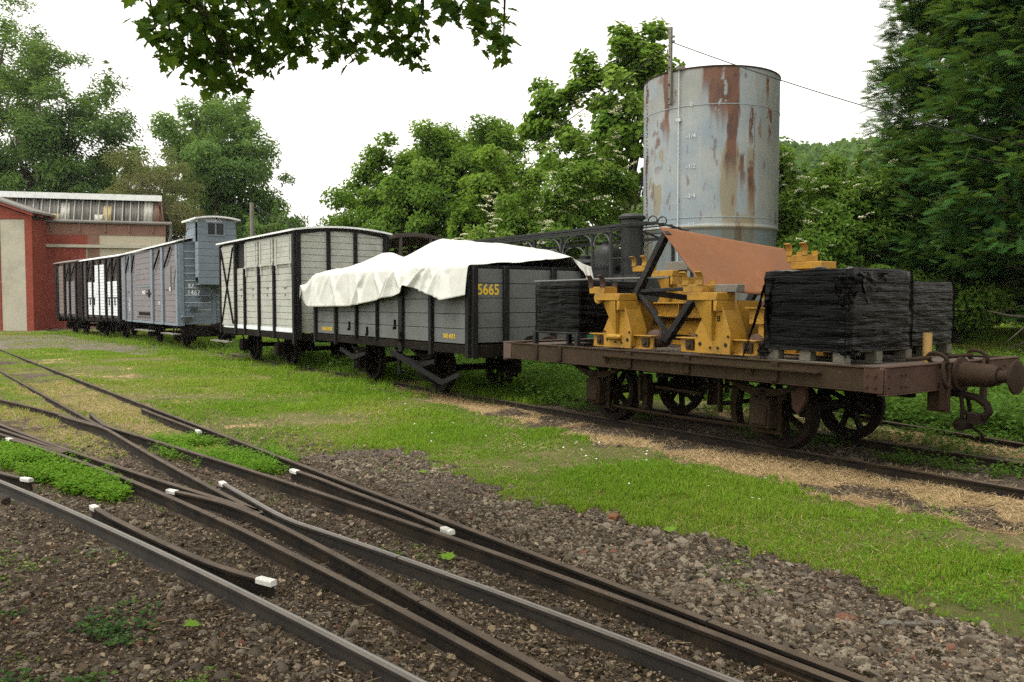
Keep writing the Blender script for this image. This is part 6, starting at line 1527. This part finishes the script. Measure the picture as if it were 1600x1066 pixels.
def elder(label, x, y, crowns, seed, nu, leaf=.15, z_lo=1.2):
    t, cl = tree('elder_bush', label, 'bush', x, y, crowns, leaf, .42, 'elder', .09, 250, .42, seed, 'elder bushes in flower', OVAL, .55, .3, .45, .4, 3)
    r = np.random.default_rng(seed); pos = []
    c0 = np.mean(cl, axis=0)
    k = np.where((cl[:, 1] < c0[1] + .5) & (cl[:, 2] > z_lo))[0]; k = r.choice(k, min(nu, len(k)), False)
    P = cl[k] + unit(cl[k] - c0 + np.array([0, -.6, .5]))*.52 + r.normal(0, .12, (len(k), 3))
    # each umbel: a flat plate of many tiny florets
    q = np.repeat(np.arange(len(k)), 60); a = r.uniform(0, 2*np.pi, len(q)); rad = np.sqrt(r.random(len(q)))*r.uniform(.08, .15, len(k))[q]
    tilt = r.normal(0, .25, (len(k), 2)); off = np.stack([np.cos(a)*rad, np.sin(a)*rad, r.normal(0, .008, len(q)) + np.cos(a)*rad*tilt[q, 0] + np.sin(a)*rad*tilt[q, 1] - .25*rad], -1)
    fr = frames(r.normal(size=(len(q), 3))*[1, 1, .2], r.normal(size=(len(q), 3))*.35 + np.array([0, -.15, 1]))
    v, f = scatter([(-.5, -.5, 0), (.5, -.5, 0), (.5, .5, 0), (-.5, .5, 0)], [(0, 1, 2, 3)], P[q] + off, fr, np.full((len(q), 3), .028))
    mesh_np('flower_umbels', v, f, M['umbel'], t, {'rnd': r.random(len(q))}); return t
elder('large elder bush with cream flower heads, left of the tank', 1.9, 23.5, [(-.1, 0, 4.0, 2.0, 1.5, 1.7, 60), (-.6, -.6, 2.4, 2.0, 1.3, 1.7, 40), (1.3, -.4, 2.5, 1.4, 1.2, 1.6, 36), (-1.5, -.3, 2.6, 1.0, 1.1, 1.5, 22)], 111, 210, .15, 1.6)
elder('elder bush with cream flower heads in the gap between tank and conifers', 7.9, 21.5, [(.3, 0, 3.2, 1.5, 1.3, 1.3, 44), (-.3, -.8, 2.0, 1.5, 1.1, 1.4, 36), (1.5, -.3, 3.2, 1.1, 1.0, 1.5, 30), (.9, -1.2, 1.4, 1.8, 1.0, 1.2, 30)], 121, 110, .145, 1.4)
tree('leafy_shrub', 'narrow dark shrub tight against the right side of the tank', 'shrub', 7.35, 23.6, [(-.2, 0, 4.6, .65, .7, 1.1, 18), (-.1, 0, 2.6, .8, .7, 1.9, 22)], .16, .5, 'hazel', .07, 220, .36, 131, None, OVAL, .5, .2)
# background bushes filling in low down behind the back track
for i, (x, y, rx, rz, mt, lab) in enumerate(((4.6, 25.5, 1.6, 1.5, 'hazel', 'low dark bush behind the tram engine, beside the foot of the tank'), (-6.3, 36, 1.8, 1.3, 'hazel', 'low bush at the left foot of the dense hazel'), (10.5, 20.5, 1.9, 1.6, 'elder', 'low bush in the deep shade under the left conifer'), (15.3, 27.5, 2.6, 1.9, 'thuja', 'dark low bush added to cover bright grass far back beside the bare cypress trunk'), (19.0, 28.5, 3.0, 2.0, 'thuja', 'dark bush added to cover bright grass at the right picture edge behind the buffer'))):  # the thuja bushes are added to cover a bright patch of grass
    tree('low_bush', lab, 'bush', x, y, [(0, 0, rz*.8, rx, 1.2, rz, 30)], .15, .55, mt, .06, 230, .5, 141 + i, None, OVAL, .5, .2)
# ---------------------------------------------------------------- conifers
def spray():
    vs = []; fs = []
    def bl(a, b, w):
        a = np.array(a); b = np.array(b); d = b - a; s = np.array([-d[1], d[0], 0]); s = s/np.linalg.norm(s)*w/2; k = len(vs)
        vs.extend([tuple(a - s*.6), tuple(a + s*.6), tuple(a + d*.6 + s), tuple(b), tuple(a + d*.6 - s)]); fs.append((k, k+1, k+2)); fs.append((k, k+2, k+4)); fs.append((k+4, k+2, k+3))
    bl((0, 0, 0), (0, 1, -.10), .07)
    for i in range(6):
        y = .12 + i*.14; L = .42*(1 - .55*y)
        for sg in (-1, 1): bl((0, y, -.1*y*y), (sg*L*.72, y + L*.80, -.1*y*y - .10*L), .06); 
    return np.array(vs), np.array(fs)
SPRAY = spray()
def conifer(label, x, y, H, Rb, zlow, seed, n, group='tall cypress conifers on the right', L0=.36):
    z0 = float(ground_z(np.array([x]), np.array([y]))[0]) - .05
    t = thing('conifer', label, 'conifer', (x, y, z0), 0, group); r = np.random.default_rng(seed)
    nb = 420
    u = r.random(nb)**1.15; zb = zlow + (H - zlow)*u
    az = r.uniform(0, 2*np.pi, nb); reach = Rb*(1 - ((zb - zlow)/(H - zlow))**1.5)*(1 - .15*np.exp(-((zb - zlow)/.8)))
    reach = reach*r.uniform(.72, 1.12, nb) + .1
    per = n // nb; k = np.repeat(np.arange(nb), per); m = len(k)
    w = .22 + .78*r.random(m)**.55; rr = reach[k]*w
    lift = .16*rr - .10*rr**2/np.maximum(Rb, .1)
    side = r.normal(0, .16, m)*(.35 + rr*.35)
    dirx, diry = np.cos(az[k]), np.sin(az[k])
    p = np.stack([dirx*rr - diry*side, diry*rr + dirx*side, zb[k] + lift + r.normal(0, .10, m)*(.5 + w)], -1)
    dv = np.stack([dirx, diry, .10 + r.normal(0, .22, m)], -1) + r.normal(0, .45, (m, 3))*np.array([1, 1, .4])
    nn = np.stack([dirx*.35, diry*.35, np.ones(m)], -1) + r.normal(0, .35, (m, 3))
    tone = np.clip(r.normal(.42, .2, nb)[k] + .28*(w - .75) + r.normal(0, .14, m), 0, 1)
    L = L0*r.uniform(.6, 1.25, m)
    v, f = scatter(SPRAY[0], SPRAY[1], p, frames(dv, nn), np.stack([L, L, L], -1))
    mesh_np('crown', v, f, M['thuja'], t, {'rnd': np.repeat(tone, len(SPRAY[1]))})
    mb = MB(); mb.tube([(0, 0, 0), (.05, .02, H*.3), (0, 0, H*.7), (0, 0, H*.97)], [.24, .19, .10, .02], 12)
    for q in range(90):
        i = r.integers(nb); s = Vector((0, 0, zb[i] - .15)); e = Vector((math.cos(az[i])*reach[i]*.8, math.sin(az[i])*reach[i]*.8, zb[i] + .1*reach[i])); mb.tube([s, s.lerp(e, .5) + Vector((0, 0, .03)), e], [.045, .028, .01], 5, False)
    for q in range(16):
        z = r.uniform(.5, zlow + .6); a = r.uniform(0, 6.28); e = Vector((math.cos(a)*1.4, math.sin(a)*1.4, z - .35)); mb.tube([(0, 0, z), Vector((0, 0, z)).lerp(e, .5) + Vector((0, 0, .05)), e], [.03, .02, .006], 5, False)
    mb.build('trunk', M['bark'], t); return t
conifer('nearest and widest cypress, its bare trunk standing behind the buffer of the flat wagon', 11.9, 18.2, 14.5, 3.25, 1.9, 201, 21000)
conifer('tall cypress whose pointed left edge stands against the sky beside the elder', 11.15, 21.2, 15.0, 2.35, .7, 202, 21000)
conifer('cypress filling the upper right corner beyond the nearest one', 15.8, 22.0, 15.5, 3.8, .6, 203, 19000)
conifer('low spreading cypress added to darken the gap at the right picture edge', 17.2, 25.0, 13.0, 4.2, .1, 205, 14000)  # extra cypress, added to make the ground behind the trunks darker
conifer('dark cypress deep in the shade behind the nearest trunk', 13.4, 24.5, 14.0, 3.8, .3, 204, 14000)
# low hanging branch of the right cypress, near the picture edge
lb = thing('low_branch', 'low green cypress branch reaching in at the right picture edge', 'branch', (11.55, 17.2, 2.0), 0)
r = np.random.default_rng(5); m = 60; u = r.random(m)
p = np.stack([-.9 + 1.9*u, r.normal(0, .15, m), -.75 + .55*u + r.normal(0, .14, m)], -1); dv = np.stack([-np.ones(m), r.normal(-.2, .5, m), r.normal(.0, .4, m)], -1); nn = r.normal(0, .4, (m, 3)) + np.array([0, -.3, 1])
v, f = scatter(SPRAY[0], SPRAY[1], p, frames(dv, nn), np.full((m, 3), .36))
mesh_np('sprays', v, f, M['thuja'], lb, {'rnd': np.repeat(np.clip(r.normal(.75, .15, m), 0, 1), len(SPRAY[1]))})
MB().tube([(1.4, 0, .1), (.6, 0, -.25), (-.6, 0, -.8)], [.03, .02, .008], 6).build('stem', M['bark'], lb)
db = MB().tube([(0, 0, 0), (-.55, -.2, .28), (-1.15, -.3, .33), (-1.6, -.4, .42)], [.035, .03, .022, .012], 7).tube([(-.55, -.2, .28), (-1.0, -.5, .02), (-1.3, -.6, -.18)], [.02, .014, .006], 5).build('fallen_branch', M['bark'], None)
db.location = (11.2, 17.2, .75); tag(db, 'bare dead branch leaning in the shade beside the cypress trunk', 'branch')
# ---------------------------------------------------------------- far wooded hill
y_, x_ = np.meshgrid(np.linspace(105, 215, 34), np.linspace(25, 105, 46), indexing='ij')
cx, cy = x_.ravel() + rng.normal(0, 1.0, x_.size), y_.ravel() + rng.normal(0, 1.3, x_.size)
cz = ground_z(cx, cy); ok = cz > 3; cx, cy, cz = cx[ok], cy[ok], cz[ok]
hgt = 4.0 + 3.4*fbm(cx*.12, cy*.12, 3., 3)*1.6
cl = np.stack([cx, cy, cz + hgt*.55], -1); per = 70
k = np.repeat(np.arange(len(cl)), per); o = rand_dirs(len(k)); o[:, 2] = np.abs(o[:, 2])*1.0 - .25
p = cl[k] + o*np.stack([hgt[k]*.42, hgt[k]*.42, hgt[k]*.5], -1)*(.75 + .3*rng.random(len(k)))[:, None]
nn = o + rand_dirs(len(k))*.6; dv = np.cross(nn, rand_dirs(len(k)))
v, f = scatter(BLADE[0], BLADE[1], p, frames(dv, nn), np.repeat(rng.uniform(.7, 1.3, (len(k), 1)), 3, 1)*np.array([.8, 1, 1]))
tag(mesh_np('far_wood', v, f, M['ash'], None, {'rnd': np.clip(clump_tone(len(cl), 9)[k] + rng.normal(0, .12, len(k)), 0, 1)}), 'distant wooded hillside showing between tank and conifers', 'wood', kind='stuff')
# ---------------------------------------------------------------- maple over the viewer
mt = thing('maple_tree', 'maple whose leafy branches hang into the top of the view', 'tree', (-4.6, 1.2, -.1), 0)
vis = [(-2.04,3.07,.154),(-1.81,3.01,.231),(-1.92,2.86,.154),(-1.81,2.73,.162),(-1.68,2.67,.108),(-1.65,2.9,.192),(-1.42,2.93,.173),(-1.48,2.81,.115),(-1.23,3.01,.192),(-1.0,3.05,.192),(-.98,2.89,.123),(-.77,3.09,.154),(-.72,2.93,.123),(-.56,3.01,.115),(-.58,2.83,.1),(-.38,3.07,.096),(-.19,3.09,.138),(-.12,2.98,.131),(-.05,2.87,.092),(-1.08,2.8,.046),(-2.2,3.13,.054),(-2.1,2.93,.092),(-1.6,2.60,.031),(-2.02,2.8,.077),(-1.3,3.2,.3),(-.7,3.25,.25),(-.3,3.25,.2),(-1.8,3.25,.3)]
r = np.random.default_rng(77); P = []; Nn = []
for x, z, q in vis:
    n_ = max(2, int(q*q*2600))
    if q < .06: n_ = 2 if q > .04 else 1
    o = unit(r.normal(size=(n_, 3)))*r.random((n_, 1))**.5*q*np.array([1, 3.0, .9]); P.append(np.array([x, 5.0, z]) + o)
P = np.concatenate(P)
# the rest of the crown, above and around the view
cc = []
while len(cc) < 250:
    x, y, z = r.uniform(-7.5, 2.2), r.uniform(-3.5, 7.0), r.uniform(3.3, 6.3)
    if ((x + 2.6)/5.0)**2 + ((y - 1.8)/5.2)**2 + ((z - 4.2)/2.4)**2 > 1: continue
    if y > 1.2 and (z - EYE)/max(y, .1) < .415: continue
    cc.append((x, y, z))
cc = np.array(cc); k = np.repeat(np.arange(len(cc)), 62); Q = cc[k] + unit(r.normal(size=(len(k), 3)))*r.random((len(k), 1))**.5*np.array([.55, .55, .28])
bad = (Q[:, 1] > .8) & ((Q[:, 2] - EYE)/np.maximum(Q[:, 1], .1) < .40); Q = Q[~bad]
P = np.concatenate([P, Q]); n = len(P)
nn = unit(np.stack([r.normal(0, .45, n), r.normal(-.25, .45, n), np.ones(n)*.75], -1)); az = r.uniform(0, 2*np.pi, n); dv = np.stack([np.cos(az), np.sin(az), r.uniform(-1.1, -.1, n)], -1)
L = r.uniform(.050, .088, n)
v, f = scatter(MAPLE[0], MAPLE[1], P, frames(dv, nn), np.stack([L, L, L], -1))
mesh_np('crown', v, f, M['maple'], mt, {'rnd': np.repeat(np.clip(r.normal(.45, .22, n), 0, 1), len(MAPLE[1]))}).location = (4.6, -1.2, .1)
mb = MB(); mb.tube([(0, 0, 0), (.05, .05, 1.5), (.3, .2, 3.0), (1.0, .4, 4.4), (1.7, .5, 5.6)], [.30, .24, .20, .14, .07], 14)
for tip in [(-1.75, 4.9, 3.0), (-.9, 4.9, 3.12), (-.2, 4.95, 3.1), (.8, 3.0, 5.0), (-4.5, 4.0, 4.6), (-2.0, -2.2, 4.8), (-6.8, 1.0, 4.6), (-.2, .2, 5.2), (-3.2, 5.6, 4.6)]:
    e = Vector(tip) - Vector((-4.6, 1.2, -.1)); s = Vector((.35, .22, 3.1)); m1 = s.lerp(e, .5) + Vector((0, 0, .45)); mb.tube([s, s.lerp(m1, .5) + Vector((0, 0, .1)), m1, m1.lerp(e, .6) + Vector((0, 0, .08)), e], [.10, .075, .05, .022, .006], 7)
for x, z, q in vis[:24]:
    b = Vector((x, 5.0, z)) - Vector((-4.6, 1.2, -.1)); s = b + Vector((.1*math.sin(x*9), -.35, .35)); mb.tube([s, s.lerp(b, .5) + Vector((.03, 0, .02)), b], [.010, .007, .003], 5)
mb.build('trunk', M['bark'], mt)
# a few fresh maple leaves dropped on the tracks
for i, (x, y, a, s, lab) in enumerate(((-.33, 4.52, 1.0, .085, 'pale green maple leaf lying between the rails at bottom centre'), (-1.38, 3.60, 2.4, .07, 'green leaf lying on the brown litter at bottom left'), (.98, 5.02, .4, .08, 'green leaf lying on the gravel edge below the lawn'), (-.72, 6.9, 2., .07, 'pale leaf lying on gravel beside the grass-edge rail'))):
    o = mesh_np('fallen_leaf', np.array(MAPLE[0])*s, MAPLE[1], M['lush'], None, {'rnd': np.full(len(MAPLE[1]), .8)})
    o.location = (x, y, float(ground_z(np.array([x]), np.array([y]))[0]) + .03); o.rotation_euler = (.2, -.15, a); tag(o, lab, 'leaf')
# brick fragment among the ballast
def brick(x, y, s, lab):
    b = MB(); b.prism([(-.5*s, 0), (.5*s, 0), (.42*s, .3*s), (.1*s, .42*s), (-.46*s, .33*s)], -.3*s, .28*s); o = b.build('brick_fragment', M['plate'], None, .006); o.location = (x, y, float(ground_z(np.array([x]), np.array([y]))[0])); o.rotation_euler = (.1, .05, 1.1); tag(o, lab, 'brick')
brick(.67, 5.42, .10, 'red brick fragment lying at the grass edge, centre right')
pk = MB().box(-.17, .17, -.022, .022, 0, .022).build('wood_strip', M['oldwood'], None, .003); pk.location = (1.78, 3.62, -.085); pk.rotation_euler = (0, .04, .12); tag(pk, 'short grey strip of wood lying on the gravel at lower right', 'wood strip')
# ---------------------------------------------------------------- air, sky, sun, camera
hz = MB().box(-240, 240, -60, 232, -3, 62).build('haze', None, None, 0, 0)
hz.data.materials.clear(); hm = bpy.data.materials.new('thin_haze'); hm.use_nodes = True; nt = hm.node_tree; nt.nodes.clear()
o_ = nt.nodes.new('ShaderNodeOutputMaterial'); pv = nt.nodes.new('ShaderNodeVolumePrincipled'); pv.inputs['Color'].default_value = (.92, .95, 1, 1); pv.inputs['Density'].default_value = .0002; pv.inputs['Anisotropy'].default_value = .2
nt.links.new(pv.outputs[0], o_.inputs['Volume']); hz.data.materials.append(hm); hz['kind'] = 'stuff'
SC.world = bpy.data.worlds.new('World'); SC.world.use_nodes = True; nt = SC.world.node_tree; nt.nodes.clear()
o_ = nt.nodes.new('ShaderNodeOutputWorld'); bg = nt.nodes.new('ShaderNodeBackground'); sk = nt.nodes.new('ShaderNodeTexSky'); sk.sky_type = 'NISHITA'; sk.sun_disc = False
SUN_EL, SUN_AZ = R(66), R(238)
sk.sun_elevation = SUN_EL; sk.sun_rotation = SUN_AZ; sk.air_density = 1.0; sk.dust_density = 3.0; sk.ozone_density = 1.0
hs = nt.nodes.new('ShaderNodeHueSaturation'); hs.inputs['Saturation'].default_value = .0; nt.links.new(sk.outputs[0], hs.inputs['Color'])
wm = nt.nodes.new('ShaderNodeMix'); wm.data_type = 'RGBA'; wm.blend_type = 'MULTIPLY'; wm.inputs[0].default_value = 1; wm.inputs[7].default_value = (1.02, 1.0, .93, 1); nt.links.new(hs.outputs[0], wm.inputs[6]); nt.links.new(wm.outputs[2], bg.inputs['Color'])
bg.inputs['Strength'].default_value = .15; nt.links.new(bg.outputs[0], o_.inputs['Surface'])
sl_ = bpy.data.lights.new('sun', 'SUN'); sl_.energy = .5; sl_.angle = R(30); sl_.color = (1, .97, .92); so_ = bpy.data.objects.new('sun', sl_); COL.objects.link(so_)
sdir = Vector((math.sin(SUN_AZ)*math.cos(SUN_EL), math.cos(SUN_AZ)*math.cos(SUN_EL), math.sin(SUN_EL)))
so_.rotation_euler = sdir.to_track_quat('Z', 'Y').to_euler(); so_.location = (0, -10, 40)
cd_ = bpy.data.cameras.new('camera'); co = bpy.data.objects.new('camera', cd_); COL.objects.link(co)
cd_.sensor_width = 36; cd_.lens = 1300/1600*36; cd_.clip_end = 3000; cd_.clip_start = .05
co.location = (0, 0, EYE); co.rotation_euler = (R(90) - math.atan(61/1300), 0, 0); SC.camera = co
SC.view_settings.view_transform = 'Standard'; SC.view_settings.look = 'None'; SC.view_settings.gamma = 1; SC.view_settings.exposure = 1.45
SC.cycles.max_bounces = 8; SC.cycles.diffuse_bounces = 4; SC.cycles.transmission_bounces = 4; SC.cycles.volume_bounces = 0
SC.cycles.use_denoising = False; SC.cycles.sample_clamp_indirect = 1.0; SC.cycles.sample_clamp_direct = 1.5; SC.cycles.blur_glossy = 1.0
